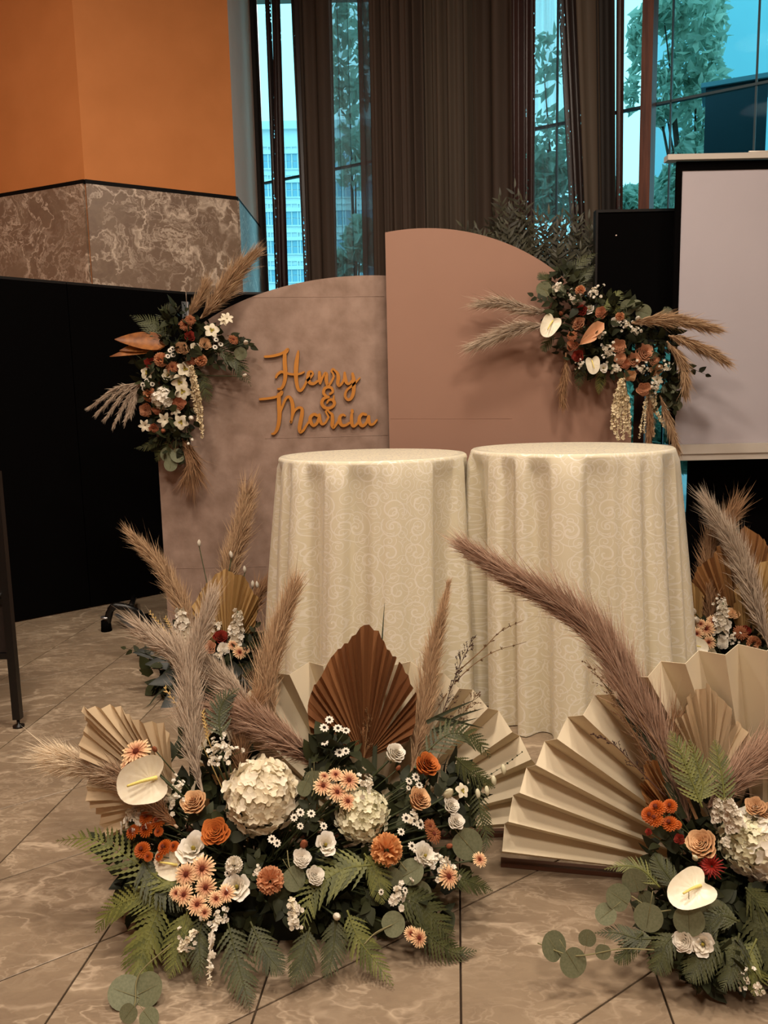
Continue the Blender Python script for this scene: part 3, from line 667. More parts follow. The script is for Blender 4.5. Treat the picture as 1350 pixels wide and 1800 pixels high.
def table(px, py, ht, Rr, seed, label, tlabel, lean, flare):
    d = gp(px, py, ht); cx, cy = d[0], d[1]
    tb = thing('cocktail_table', (cx, cy, 0), tlabel, 'table', 'tall round tables')
    B().lathe([(0, ht - .03), (Rr - .012, ht - .03), (Rr - .006, ht - .015), (Rr - .012, ht - .006), (0, ht - .006)], 40, (cx, cy, 0)).build('tabletop', M_wood, tb)
    B().tube([(cx, cy, .03), (cx, cy, ht - .03)], .035, 14).build('column', M_blkm, tb); B().lathe([(0, 0), (.26, 0), (.26, .015), (.05, .035), (0, .035)], 32, (cx, cy, 0)).build('base_plate', M_blkm, tb)
    g_ = np.random.default_rng(seed); nu = 320; th = np.arange(nu) * 2 * pi / nu
    ks = [9, 14, 23, 5]; ph = g_.uniform(0, 6.28, 4); am = [.9, .8, .45, .5]
    fold = sum(a * np.sin(k * th + p + .6 * np.sin(3 * th + ph[0])) for a, k, p in zip(am, ks, ph)); fold = np.tanh(fold * 1.3); fold = fold + .35 * np.exp(-((fold - .2) / .25) ** 2)
    prof = [(0.0004, ht), (Rr * .35, ht), (Rr * .7, ht), (Rr * .93, ht), (Rr - .006, ht - .001), (Rr + .001, ht - .006), (Rr + .004, ht - .016)]
    zz = np.linspace(ht - .05, .004, 22); V = np.zeros((nu, len(prof) + len(zz), 3)); U = np.zeros((nu, len(prof) + len(zz), 2))
    for j, (r, z) in enumerate(prof):
        V[:, j, 0] = cx + r * np.cos(th); V[:, j, 1] = cy + r * np.sin(th); V[:, j, 2] = z; U[:, j, 0] = r * np.cos(th) + 3; U[:, j, 1] = r * np.sin(th)
        if j > 3: U[:, j, 0] = th * Rr; U[:, j, 1] = z
    for j, z in enumerate(zz):
        f = (ht - z) / ht; k = j + len(prof)
        r = Rr + .004 + flare * f + (fold - .15) * (.007 + .062 * f ** .7) * (1 + .25 * np.sin(3 * f + th * 2))
        V[:, k, 0] = cx + r * np.cos(th) + lean * f; V[:, k, 1] = cy + r * np.sin(th); V[:, k, 2] = z
        U[:, k, 0] = th * Rr; U[:, k, 1] = z
    bb = B().grid(V, 0, True); me, _ = bb.mesh('tablecloth', M_cloth); uvl = me.uv_layers.new(name='UVMap')
    li = np.zeros(len(me.loops), int); me.loops.foreach_get('vertex_index', li); uvs = U.reshape(-1, 2)[li]
    # close the seam
    pl = np.array([list(p_.vertices) for p_ in me.polygons]); uu = uvs.reshape(-1, 4, 2); wrap = (uu[:, :, 0].max(1) - uu[:, :, 0].min(1) > 1.0)
    for f_ in np.where(wrap)[0]:
        sm = uu[f_, :, 0] < .5; uu[f_, sm, 0] += 2 * pi * Rr
    uvl.data.foreach_set('uv', uu.reshape(-1).astype(np.float32))
    o = put('tablecloth', me, None, Matrix.Identity(4), label, 'tablecloth', 'damask tablecloths'); return cx, cy
T1 = table(655, 798, 1.037, .384, 4, 'ivory damask tablecloth on the round table in front of the suede board', 'tall round table under the cloth in front of the suede board', -.035, .02)
T2 = table(1003, 786, 1.055, .392, 9, 'ivory damask tablecloth on the round table nearer the projection screen', 'tall round table under the cloth nearer the projection screen', .028, .02)
print('tables', T1, T2)

# ================================================================== flowers: shapes
def petal_polar(bb, a0, span, Rb, Rt, z0, z1, nt=5, ns=6, lip=.10, ruf=0.0, m=0, tone=.5, seed=0, point=0.0):
    V = np.zeros((ns, nt, 3))
    if tone is None: tone = np.tile(np.array([.0, .1, .35, .65, 1.0])[:nt], (ns, 1))
    for j in range(nt):
        t = j / (nt - 1)
        R = Rb + (Rt - Rb) * t ** .8 + (lip if j == nt - 1 else 0); z = z0 + (z1 - z0) * t ** 1.1 - (lip * .5 if j == nt - 1 else 0)
        wd = span * (.55 + .75 * t - .35 * t ** 3)
        for i in range(ns):
            s = -1 + 2 * i / (ns - 1); a = a0 + s * wd * (1 if j < nt - 1 else .82)
            e = 1 - (.10 + point) * abs(s) ** 3 * t
            rr = R * e + ruf * t * sin(5 * s + seed * 2.1) ; zz = z - .16 * abs(s) ** 2.5 * t * abs(z1 - z0) + ruf * t * cos(7 * s + seed)
            V[i, j] = (rr * cos(a), rr * sin(a), zz)
    bb.grid(V, m, tone=tone)
def petal_flat(bb, a, L, w, r0=.12, lift=.15, droop=.1, cup=.15, nt=5, ns=3, m=0, prof=None, notch=0, tone=.5, z=0.0):
    V = np.zeros((ns, nt, 3)); ca, sa = cos(a), sin(a)
    for j in range(nt):
        t = j / (nt - 1); r = r0 + (L - r0) * t; ww = w * (prof(t) if prof else sin(pi * (t * .86 + .10)) ** .7)
        h = z + lift * sin(t * pi / 2) * (L - r0) - droop * t * t * (L - r0)
        for i in range(ns):
            s = -1 + 2 * i / (ns - 1); x = r - (notch if (j == nt - 1 and i == ns // 2) else 0); y = s * ww; zz = h + cup * abs(s) * ww
            V[i, j] = (x * ca - y * sa, x * sa + y * ca, zz)
    bb.grid(V, m, tone=tone)
def rose_mesh(seed, n=42, open_=.0):
    g_ = np.random.default_rng(seed); bb = B()
    for k in range(n):
        f = k / (n - 1); a = k * 2.39996 + g_.uniform(-.2, .2); Rr = .04 + (.74 + open_) * f; zt = .50 - (.45 + open_) * f ** 2.0
        petal_polar(bb, a, 1.25 - .50 * f, max(.015, Rr - .07 - .16 * f), Rr, zt - .34 - .5 * f, zt, 5, 7, .04 + .15 * f ** 1.5, .010 + .02 * f, 0, None, k, .14 * f)
    return bb
def sepals(bb, m=1, z=-.75):
    for k in range(5): petal_flat(bb, k * 2 * pi / 5, .62, .14, .05, -.1, .35, .1, 4, 3, m, z=z)
    bb.lathe([(0, z - .12), (.16, z - .08), (.22, z + .02), (.12, z + .14)], 8, m=m)
def liz_mesh(seed):
    g_ = np.random.default_rng(seed); bb = B()
    for k in range(11):
        f = k / 10; petal_polar(bb, k * 2.39996 + g_.uniform(-.2, .2), 1.0 - .2 * f, .10 + .08 * f, .30 + .62 * f, -.65, .22 - .26 * f, 6, 7, .08, .045, 0, .55 + .45 * f, k * 1.7)
    return bb
def carn_mesh(seed):
    g_ = np.random.default_rng(seed); bb = B(); n = 46
    for k in range(n):
        f = (k + .5) / n; ph = math.acos(1 - f * 1.15); a = k * 2.39996
        d = np.array([sin(ph) * cos(a), sin(ph) * sin(a), cos(ph) * .8]); d = nrm(d)
        u = nrm(np.cross(d, g_.normal(size=3))); w = np.cross(d, u)
        ns, nt = 8, 3; V = np.zeros((ns, nt, 3))
        for i in range(ns):
            s = -1 + 2 * i / (ns - 1)
            for j in range(nt):
                t = j / 2; L = .25 + .72 * t - (.10 * (i % 2) if j == 2 else 0) - .12 * s * s * t
                V[i, j] = d * L + u * s * (.06 + .30 * t) + w * .10 * t * sin(4.5 * s + k) + np.array([0, 0, -.1])
        bb.grid(V, 0, tone=g_.uniform(0, 1))
    return bb
def mum_mesh(seed, rings=((22, 1.0, .085, .10), (18, .80, .08, .28), (13, .58, .07, .45))):
    g_ = np.random.default_rng(seed); bb = B()
    for q_, (n, L, w, lift) in enumerate(rings):
        for k in range(n):
            petal_flat(bb, (k + .5 * q_ + g_.uniform(-.25, .25)) * 2 * pi / n, L * g_.uniform(.9, 1.05), w, .10, lift + g_.uniform(-.07, .07), .12, .55, 5, 3, 0, lambda t: (.45 + .75 * t) * (1 if t < .95 else .45), z=.02 * q_)
    return bb
def dome(r, h, n=14, m=0, bumpy=0):
    bb = B(); g_ = np.random.default_rng(3)
    bb.lathe([(r * sin(a), h * cos(a)) for a in np.linspace(.02, 1.7, 6)], n, m=m)
    if bumpy:
        for k in range(bumpy):
            f = (k + .5) / bumpy; R = r * sqrt(f) * .95; a = k * 2.39996; z = h * sqrt(max(0, 1 - (R / r) ** 2))
            p = np.array([R * cos(a), R * sin(a), z]); s = r * .13
            bb.add([p + (s,0,0), p + (0,s,0), p + (-s,0,0), p + (0,-s,0), p + (0,0,s*2)], [(0,1,4),(1,2,4),(2,3,4),(3,0,4)], m)
    return bb
def aster_mesh():
    bb = B()
    for k in range(9): petal_flat(bb, k * 2 * pi / 9, 1.0, .25, .2, .06, .10, .12, 4, 3, 0, notch=.08)
    return bb
def pompom_mesh():
    bb = B(); n = 70
    for k in range(n):
        f = (k + .5) / n; ph = math.acos(1 - f * 1.05); a = k * 2.39996; d = np.array([sin(ph)*cos(a), sin(ph)*sin(a), cos(ph)])
        u = nrm(np.cross([0, 0, 1.001], d)); w = np.cross(d, u); R = .62 + .38 * sin(ph); V = np.zeros((3, 3, 3))
        for i, s in enumerate((-1, 0, 1)):
            for j, t in enumerate((0, .6, 1)):
                V[i, j] = d * (R * (.45 + .5 * t)) * np.array([1, 1, .72]) + u * s * .13 * (1 - .5 * t * t) - w * (.10 * t) + d * .05 * abs(s)
        bb.grid(V, 0, tone=f)
    return bb
def spider_mesh():
    bb = B(); g_ = np.random.default_rng(5)
    for k in range(46):
        a = k * 2.39996; f = k / 45
        petal_flat(bb, a, .5 + .5 * f, .06, .06, 1.3 - 1.2 * f, .25, .6, 5, 3, 0)
    return bb
def floret(bb, pos, d, r, g_, m=0, n=4, tone=.5):
    d = nrm(d); u = nrm(np.cross(d, g_.normal(size=3))); w = np.cross(d, u)
    for k in range(n):
        a = k * 2 * pi / n; e = u * cos(a) + w * sin(a); s = np.cross(d, e); o = pos
        bb.add([o, o + e*r*.5 + s*r*.50 + d*r*.26, o + e*r*1.02 + s*r*.26 + d*r*.22, o + e*r*1.02 - s*r*.26 + d*r*.22, o + e*r*.5 - s*r*.50 + d*r*.26, o + e*r*.62 - d*r*.04],
               [(0,5,1),(1,5,2),(2,5,3),(3,5,4),(4,5,0)], m, tone)
def hydr_mesh(seed, n=210, r=.20, el=1.0):
    g_ = np.random.default_rng(seed); bb = B()
    bb.lathe([(.72 * sin(a), .72 * el * cos(a)) for a in np.linspace(.02, 2.6, 8)], 14, tone=.1)
    for k in range(n):
        f = (k + .5) / n; ph = math.acos(1 - f * 1.72); a = k * 2.39996; d = np.array([sin(ph)*cos(a), sin(ph)*sin(a), cos(ph) * el])
        p = d * g_.uniform(.76, .96); floret(bb, p, nrm(d) + g_.normal(size=3) * .36, r * g_.uniform(.8, 1.1), g_, tone=g_.uniform(0, 1))
    return bb
def stock_mesh(seed, n=34):
    g_ = np.random.default_rng(seed); bb = B()
    bb.tube([(0, 0, -.3), (0.02, 0, .4), (0, 0, 1)], [.03, .03, .015], 6, 1)
    for k in range(n):
        f = k / n; a = k * 2.39996; R = .20 * (1 - .65 * f); p = np.array([R*cos(a), R*sin(a), f])
        for _ in range(2): floret(bb, p + g_.normal(size=3) * .02, np.array([cos(a), sin(a), .6]) + g_.normal(size=3) * .4, .15 * (1 - .5 * f), g_, 0, 5, g_.uniform(0, 1))
    return bb
def statice_mesh(seed, n=16):
    g_ = np.random.default_rng(seed); bb = B()
    for k in range(n):
        d = g_.normal(size=3); d[2] = abs(d[2]) * .6; p = d * np.array([.42, .42, .35])
        bb.tube([(0, 0, -.6), p * .5 + (0, 0, -.2), p], .02, 4, 1)
        for _ in range(2): floret(bb, p, np.array([d[0] * .4, d[1] * .4, 1]) + g_.normal(size=3) * .5, .20, g_, 0, 5, g_.uniform(0, 1))
    return bb
def tuberose_mesh(seed):
    g_ = np.random.default_rng(seed); bb = B()
    for k in range(6): petal_flat(bb, k * 2 * pi / 6, 1.0, .26, .1, .35, .25, .25, 5, 3, 0)
    bb.lathe([(.05, -.8), (.09, -.3), (.16, .05)], 8)
    return bb
def orchid_mesh():
    bb = B()
    for k in range(5): petal_flat(bb, k * 2 * pi / 5 + .3, 1.0, .46 if k % 2 else .36, .06, .22, .22, .12, 6, 5, 0, z=.02 * (k % 2))
    for k in range(3): petal_flat(bb, k * 2.1, .34, .14, .02, .7, .1, .3, 4, 3, 1, z=.04)
    return bb
def bud_mesh():
    bb = B(); bb.lathe([(0, -.9), (.25, -.75), (.42, -.3), (.44, .1), (.30, .6), (.10, .95), (0, 1)], 10)
    for k in range(3):
        a = k * 2.1; V = np.array([[((.46 + .02 * (j > 2)) * (1 - abs(z) ** 2.5 * .9) * cos(a + s + z * .6), (.46) * (1 - abs(z) ** 2.5 * .9) * sin(a + s + z * .6), z) for j, z in enumerate(np.linspace(-.8, .92, 6))] for s in (-.7, 0, .7)]); bb.grid(V)
    return bb
def anth_mesh():
    bb = B(); nr, na = 7, 40; V = np.zeros((na, nr, 3))
    for i in range(na):
        a = i * 2 * pi / na                                  # +X is the tip, the notch is at -X
        c = cos(a); R = (.62 + .38 * max(0, c) ** 3) * (1 - .52 * max(0, -c) ** 9) * (1 + .16 * (-c if c < 0 else 0))
        for j in range(nr):
            t = (j + .02) / (nr - 1) * .998; x, y = R * t * cos(a), R * t * 1.0 * sin(a)
            z = .16 * t * t - .20 * max(0, x) ** 2 + .018 * sin(a * 14) * t * (1 - t) * 2 + .10 * abs(y) ** 1.5
            V[i, j] = (x, y, z)
    bb.grid(V, 0, True)
    return bb
def spadix_mesh():
    bb = B(); P = np.array([(-.22, 0, .02), (-.12, 0, .10), (.15, 0, .20), (.42, .02, .26), (.55, .03, .27)]); bb.tube(spline(P, 10), np.linspace(.062, .032, 10), 8); return bb
def leaf_mesh(w=.3, fold=.15, curl=.15, nt=8, ns=5, tipp=1.0, base=.6, vein=.012):
    bb = B(); V = np.zeros((ns, nt, 3)); T = np.zeros((ns, nt))
    for j in range(nt):
        t = j / (nt - 1); ww = w * max(.02, sin(pi * t ** base) ** (.8 * tipp)) if 0 < j < nt - 1 else w * .03
        for i in range(ns):
            s = -1 + 2 * i / (ns - 1); V[i, j] = (t, s * ww, fold * abs(s) * ww - curl * t * t + vein * (abs(s) < .1)); T[i, j] = abs(s)
    bb.grid(V, 0, tone=T); return bb
def round_leaf():
    bb = B(); nr, na = 5, 22; V = np.zeros((na, nr, 3))
    for i in range(na):
        a = i * 2 * pi / na; R = .5 * (1 + .06 * cos(a)) * (1 - .13 * max(0, -cos(a)) ** 14)
        for j in range(nr):
            t = (j + .01) / (nr - 1); x, y = .5 + R * t * cos(a), R * t * sin(a) * .96; V[i, j] = (x, y, .10 * y * y + .04 * x * x - .012 * (abs(y) < .03))
    bb.grid(V, 0, True, tone=.5)
    bb.tube([(-.35, 0, -.02), (0, 0, .005), (.35, 0, .012), (.9, 0, .045)], [.012, .011, .009, .003], 5, 1); return bb

# ------------------------------------------------------------------ flower materials
def P_(n, a, b, use='tone', tr=.25, r=.55, sc=20): return mat(n, a, b, sc, r, 0, use, .25, tr)
FM = dict(
 orange=P_('orange_petal', '8e3410', 'd07a3c'), peach=P_('peach_petal', 'b87440', 'e8c092'), tan=P_('tan_rose_petal', '8e5834', 'd8ac80'), white=P_('white_petal', 'd6cab2', 'f4eee2'),
 cream=P_('cream_petal', 'e2d4b4', 'efe6d0'), green_white=P_('greenish_white_petal', 'd8d2ac', 'ebe6cc'), rust=P_('rust_petal', '7a3c26', 'c07c5a'), dark_red=P_('dark_red_petal', '4a100c', '8e3024'),
 carn=P_('peach_carnation', 'd6935c', 'eab880'), carn_d=P_('apricot_carnation', 'c8885e', 'e0ac84'), mum=mat('chrysanthemum_petal', 'a4401c', 'f2cfa2', .85, .55, 0, 'radial', .25, .2), pom=P_('orange_button', 'a84814', 'c66a26'),
 brown=P_('brown_mum_petal', '7c4226', 'a86a42'), red=P_('red_mum', '7c1a14', 'a02c20'), terracotta=P_('terracotta_petal', '8c4e32', 'd29a76'))
M_gsep = mat('sepal_green', '4a5230', '39421f', 8, .6); M_stem = mat('stem_green', '3c4226', '2c3219', 6, .6)
M_disc = mat('dark_disc', '4a180c', '6a2810', 60, .8); M_discd = mat('aster_disc', '1c140c', '2e2412', 60, .8); M_lizc = mat('pistil', 'b0a040', '5a4a18', 40, .6)
M_spath = mat('anthurium_spathe', 'e6dcc2', 'eee6d0', 6, .32, .03, spec=.5, trans=.12); M_spadix = mat('spadix', 'd6c060', 'e2d284', 30, .5)
M_euc = mat('eucalyptus_leaf_green', '66694f', '75775c', 14, .6, trans=.15); M_eucs = mat('eucalyptus_stem', '77704c', None, rough=.6)
M_fern = mat('fern_green', '72733a', '4c5028', use='tone', rough=.5, trans=.2); M_fernd = mat('dark_fern_green', '484a28', '31341b', use='tone', rough=.5, trans=.15)
M_leafd = mat('dark_leaf', '34371f', '23261a', use='tone', rough=.6, spec=.18, trans=.1); M_olive = mat('olive_leaf', '4a4836', '2e2c22', use='tone', rough=.5, trans=.1)
M_mag = mat('dried_leaf_brown', '9a5f28', '6f3f18', 6, .45, .1, spec=.4); M_bead = mat('cream_bead', 'd2bf98', 'e2d4b4', 60, .7)
M_wheat = mat('wheat', 'c2a468', 'a8884c', 40, .7); M_tray = mat('floral_foam', '1c2014', '14170e', 40, .95)
FMESH = {}
def fm(key, fn, mats):
    if key not in FMESH: FMESH[key] = fn().mesh(key.split(':')[0], mats)[0]
    return FMESH[key]
def with_sep(fn):
    def f():
        bb = fn(); sepals(bb); return bb
    return f
KIND = {}
for c in ('orange', 'peach', 'tan', 'white', 'cream', 'rust', 'dark_red', 'terracotta'):
    KIND['rose_' + c] = ('rose', [('rose:%s%d' % (c, k), with_sep(lambda k=k: rose_mesh(k + 3, 38 + 4 * k, .04 * k)), [FM[c], M_gsep]) for k in range(2)], c.replace('_', ' ') + ' rose')
KIND['liz'] = ('lisianthus', [('lisianthus:%d' % k, with_sep(lambda k=k: liz_mesh(k + 9)), [FM['white'], M_gsep]) for k in range(2)], 'open white lisianthus')
KIND['ran'] = ('ranunculus', [('ranunculus:0', with_sep(lambda: liz_mesh(21)), [FM['cream'], M_gsep])], 'cream ranunculus')
KIND['carn'] = ('carnation', [('carnation:0', with_sep(lambda: carn_mesh(2)), [FM['carn'], M_gsep])], 'peach carnation')
KIND['carn_d'] = ('carnation', [('carnation:1', with_sep(lambda: carn_mesh(5)), [FM['carn_d'], M_gsep])], 'apricot carnation')
KIND['carn_w'] = ('carnation', [('carnation:2', with_sep(lambda: carn_mesh(6)), [FM['white'], M_gsep])], 'small white carnation')
KIND['mum'] = ('chrysanthemum', [('chrysanthemum:%d' % k, lambda k=k: mum_mesh(k), [FM['mum']]) for k in range(2)], 'peach chrysanthemum with dark centre')
KIND['mum_b'] = ('chrysanthemum', [('chrysanthemum:b', lambda: mum_mesh(8), [FM['brown']])], 'brown chrysanthemum')
KIND['aster'] = ('aster', [('aster:0', aster_mesh, [FM['white']])], 'small white aster with dark centre')
KIND['pom'] = ('button_chrysanthemum', [('button_chrysanthemum:0', pompom_mesh, [FM['pom']])], 'orange button chrysanthemum')
KIND['spider'] = ('spider_chrysanthemum', [('spider_chrysanthemum:0', spider_mesh, [FM['red']])], 'dark red spider chrysanthemum')
KIND['hyd'] = ('hydrangea', [('hydrangea:0', lambda: hydr_mesh(1), [FM['cream']])], 'large cream hydrangea head')
KIND['hyd_g'] = ('hydrangea', [('hydrangea:1', lambda: hydr_mesh(2, 200, .165, 1.1), [FM['green_white']])], 'greenish white hydrangea head')
KIND['hyd_w'] = ('hydrangea', [('hydrangea:2', lambda: hydr_mesh(4, 120, .23), [FM['white']])], 'white hydrangea head')
KIND['stock'] = ('stock_flower', [('stock_flower:%d' % k, lambda k=k: stock_mesh(k), [FM['white'], M_gsep]) for k in range(2)], 'white stock flower spike')
KIND['stat'] = ('statice', [('statice:%d' % k, lambda k=k: statice_mesh(k), [FM['white'], M_gsep]) for k in range(2)], 'sprig of tiny white statice')
KIND['tub'] = ('tuberose', [('tuberose:0', lambda: tuberose_mesh(0), [FM['cream']])], 'pale tuberose blossom')
KIND['orchid'] = ('orchid', [('orchid:0', orchid_mesh, [FM['cream'], M_lizc])], 'cream orchid blossom')
KIND['bud_w'] = ('bud', [('bud:0', bud_mesh, [FM['white']])], 'white bud')
KIND['bud_g'] = ('bud', [('bud:1', bud_mesh, [FM['green_white']])], 'greenish bud')
KIND['bud_o'] = ('bud', [('bud:2', bud_mesh, [FM['rust']])], 'rust bud')
CENT = {'mum': (lambda: dome(.20, .16, 12, 0, 40), M_disc, .10), 'aster': (lambda: dome(.34, .16, 10, 0, 20), M_discd, .06), 'liz': (lambda: dome(.13, .30, 8, 0, 8), M_lizc, -.30),
        'ran': (lambda: dome(.12, .25, 8, 0, 8), M_lizc, -.25), 'pom': (lambda: dome(.24, .12, 10, 0, 24), M_disc, .62), 'mum_b': (lambda: dome(.2, .16, 12, 0, 30), M_disc, .1)}
class Arr:                                                # one arrangement: its thing, the point its stems run to, and a rule for depth
    def __init__(s, root, ctr, depth, foot, up=.55): s.ymax = 99; s.r, s.c, s.d, s.f, s.up = root, np.array(ctr, float), depth, np.array(foot, float), up
    def p(s, px, py, dY=0.0): return at(px, py, s.d(px, py) + dY)
def flower(A, kind, px, py, rpx, dY=0.0, face=None, stem=True, roll=None):
    name, vs, lab = KIND[kind]; key, fn, mats = vs[int(px) % len(vs)]
    rpx = rpx * (.82 if kind == 'aster' else 1); p = A.p(px, py, dY); s = rpx * mpp(p); tocam = nrm(CAM - p); out_ = nrm(p - A.c)
    z = nrm(np.array(face)) if face is not None else nrm(.55 * out_ + .75 * tocam + np.array([0, 0, .25]) + np.array([rnd.uniform(-.2, .2), rnd.uniform(-.2, .2), rnd.uniform(-.2, .2)]))
    if kind == 'stock' and face is None: z = nrm(np.array([rnd.uniform(-.15, .15), -.15, 1]))
    Mx = frame(p, z, None, s, rnd.uniform(0, 6.28) if roll is None else roll)
    o = put(name, fm(key, fn, mats), A.r, Mx, lab)
    if kind in CENT:
        cf, cm, cz = CENT[kind]; put('flower_centre', fm('flower_centre:' + kind, cf, cm), o, Mx @ Matrix.Translation((0, 0, cz)))
    if stem:
        b0 = p - z * s * (.8 if kind not in ('aster', 'pom', 'mum', 'mum_b', 'tub') else .05); f = A.f + np.array([rnd.uniform(-.06, .06), rnd.uniform(-.05, .05), rnd.uniform(-.02, .04)])
        B().tube(spline([b0, b0 * .6 + f * .4 - z * s * .8, f], 7), min(.0028, s * .12), 5).build('stem', M_stem, o)
    return o
def anthurium(A, px, py, rpx, tip_deg, dY=0.0, face=None, spad=True):
    p = A.p(px, py, dY); s = rpx * mpp(p); z = nrm(face) if face is not None else nrm(CAM - p + np.array([0, 0, .6]))
    x = RT * cos(radians(tip_deg)) - UP * sin(radians(tip_deg)); Mx = frame(p, z, x, s)
    o = put('anthurium', fm('anthurium', anth_mesh, M_spath), A.r, Mx, 'waxy cream anthurium bloom')
    put('spadix', fm('spadix', spadix_mesh, M_spadix), o, Mx, 'yellow spadix')
    q_ = np.array(Mx @ Vector((-.3, 0, 0))); B().tube(spline([q_, (q_ + A.f) / 2 - z * s * .3, A.f], 7), .003, 5).build('stem', M_stem, o)
    return o
def sprig_leaf(parent, name, key, fn, mats, p0, p1, nrm_, label=None):           # one leaf from p0 to p1
    d = np.array(p1) - np.array(p0); return put(name, fm(key, fn, mats), parent, frame(p0, nrm_, d, 1.0) @ Matrix.Scale(float(np.linalg.norm(d)), 4), label)
def lframe(p0, p1, n):
    d = np.array(p1, float) - np.array(p0, float); L = np.linalg.norm(d); x = d / L; n = np.array(n, float); z = n - x * (n @ x); z = nrm(z); y = np.cross(z, x); M = Matrix.Identity(4)
    for i in range(3): M[i][0], M[i][1], M[i][2], M[i][3] = x[i]*L, y[i]*L, z[i]*L, p0[i]
    return M
def leaf(parent, name, key, fn, mats, p0, p1, n, label=None): return put(name, fm(key, fn, mats), parent, lframe(p0, p1, n), label)
def eucalyptus(A, stem_px, leaves, dY=0.0, label='trailing eucalyptus with round grey-green leaves'):
    P = [A.p(x, y, dY) if len(q_) == 2 else at(x, y, q_[2]) for q_ in stem_px for x, y in [q_[:2]]]
    for k, v in enumerate(P): v[2] = max(v[2], .006)
    o = B().tube(spline(P, 18), .0015, 5).build('eucalyptus_branch', M_eucs, A.r, label=label)
    for (x, y, r, deg, dy) in leaves:                    # centre, radius, direction of growth in the picture
        c = A.p(x, y, dY + dy); s = r * mpp(c); d = RT * cos(radians(deg)) - UP * sin(radians(deg)); c[2] = max(c[2], .02)
        n = nrm(CAM - c + np.array([rnd.uniform(-.5, .5), 0, rnd.uniform(0, .9)])); p0 = c - d * s; p0[2] = max(p0[2], .008); p1 = c + d * s; p1[2] = max(p1[2], .008)
        leaf(o, 'leaf', 'round_leaf', round_leaf, [M_euc, M_eucs], p0, p1, n)
    return o
def fern(A, pts, wpx, m=None, dY=0.0, n=20, ang=58, lift=.5, seed=0):
    P = [A.p(x, y, dY + (q_[2] if len(q_) > 2 else 0)) for q_ in pts for x, y in [q_[:2]]]
    for v in P: v[2] = max(v[2], .012)
    C = spline(P, 40); T = np.gradient(C, axis=0); wm = wpx * .74 * mpp(C[20]); bb = B(); g_ = np.random.default_rng(int(pts[0][0] * 7 + pts[-1][1]) + seed)
    bb.tube(C, np.linspace(.0026, .0007, 40), 5, tone=.2)
    for k in range(n):
        f = .10 + .88 * k / (n - 1); i = int(f * 39); c = C[i]; t_ = nrm(T[i]); N = nrm(nrm(CAM - c) * .6 + np.array([0, 0, lift])); S = nrm(np.cross(t_, N)); N = np.cross(S, t_)
        L = wm * (sin(pi * min(1, (f * .93 + .07)) ** .62) ** .9 + .05)
        for sd in (-1, 1):
            a = radians(ang - 18 * f + g_.uniform(-5, 5)); d = S * sd * sin(a) + t_ * cos(a); nn = N; sw = np.cross(nn, d)
            m_ = 12; V = np.zeros((3, m_, 3))
            for j in range(m_):
                u = j / (m_ - 1); ww = L * .085 * (1 - u) ** .55 * (1.35 if j % 2 else .5) + .0004; cc = c + d * L * u * (1 + .0) + t_ * L * .16 * u * u - nn * L * .14 * u * u
                for i2, s in enumerate((-1, 0, 1)): V[i2, j] = cc + sw * s * ww + nn * abs(s) * ww * .25 + t_ * 0
            V[:, :, 2] = np.maximum(V[:, :, 2], .004)
            bb.grid(V, 0, tone=g_.uniform(0, 1))
    return bb.build('fern_frond', m or M_fern, A.r, label='green fern frond' if m is not M_fernd else 'dark fern frond')
def leafspray(A, pts, lpx, n, w=.30, m=None, dY=0.0, name='leafy_sprig', label='sprig of dark pointed leaves', seed=0, key='ruscus'):
    P = [A.p(x, y, dY + (q_[2] if len(q_) > 2 else 0)) for q_ in pts for x, y in [q_[:2]]]
    for v in P: v[2] = max(v[2], .012)
    C = spline(P, 30); T = np.gradient(C, axis=0); bb = B(); bb.tube(C, np.linspace(.0022, .0008, 30), 5, tone=.3); g_ = np.random.default_rng(seed + int(pts[0][0]))
    lb = leaf_mesh(w, .2, .15, 6, 3); lv, lf = np.vstack(lb.v), lb.f
    for k in range(n):
        f = .12 + .88 * k / max(1, n - 1); i = min(29, int(f * 29)); t_ = nrm(T[i]); N = nrm(CAM - C[i] + g_.normal(size=3) * .5); S = nrm(np.cross(t_, N)) * (1 if k % 2 else -1)
        d = nrm(S * .85 + t_ * .8 + g_.normal(size=3) * .2) if k < n - 1 else t_; L = lpx * mpp(C[i]) * g_.uniform(.75, 1.15) * (1 - .3 * f); z = nrm(N - d * (N @ d)); y = np.cross(z, d)
        V = C[i] + L * (lv[:, :1] * d + lv[:, 1:2] * y + lv[:, 2:] * z); V[:, 2] = np.maximum(V[:, 2], .004); bb.add(V, lf, 0, g_.uniform(0, 1))
    return bb.build(name, m or M_leafd, A.r, label=label)
def filler(A, blobs, lpx, n, m=None, seed=0, w=.34):      # the dense small greenery that nobody could count
    g_ = np.random.default_rng(seed); bb = B(); lb = leaf_mesh(w, .2, .2, 5, 3); lv, lf = np.vstack(lb.v), lb.f
    for (px, py, rx, ry, dY) in blobs:
        c = A.p(px, py, dY); s = mpp(c); R = np.array([rx * s, min(rx, ry) * s * .8, ry * s])
        for k in range(n):
            d0 = nrm(g_.normal(size=3)); p = c + d0 * R * g_.uniform(.3, 1) ** .5; d = nrm(d0 * .8 + g_.normal(size=3) * .7); L = lpx * s * g_.uniform(.6, 1.3)
            z = nrm(np.cross(d, g_.normal(size=3))); y = np.cross(z, d); V = p + L * (lv[:, :1] * d + lv[:, 1:2] * y + lv[:, 2:] * z)
            V[:, 2] = np.maximum(V[:, 2], .004); V[:, 1] = np.minimum(V[:, 1], A.ymax); bb.add(V, lf, 0, g_.uniform(0, 1))
    return bb.build('foliage', m or M_leafd, A.r, kind='stuff', label='dense dark leaves packed between the flowers')
M_pamp = {}
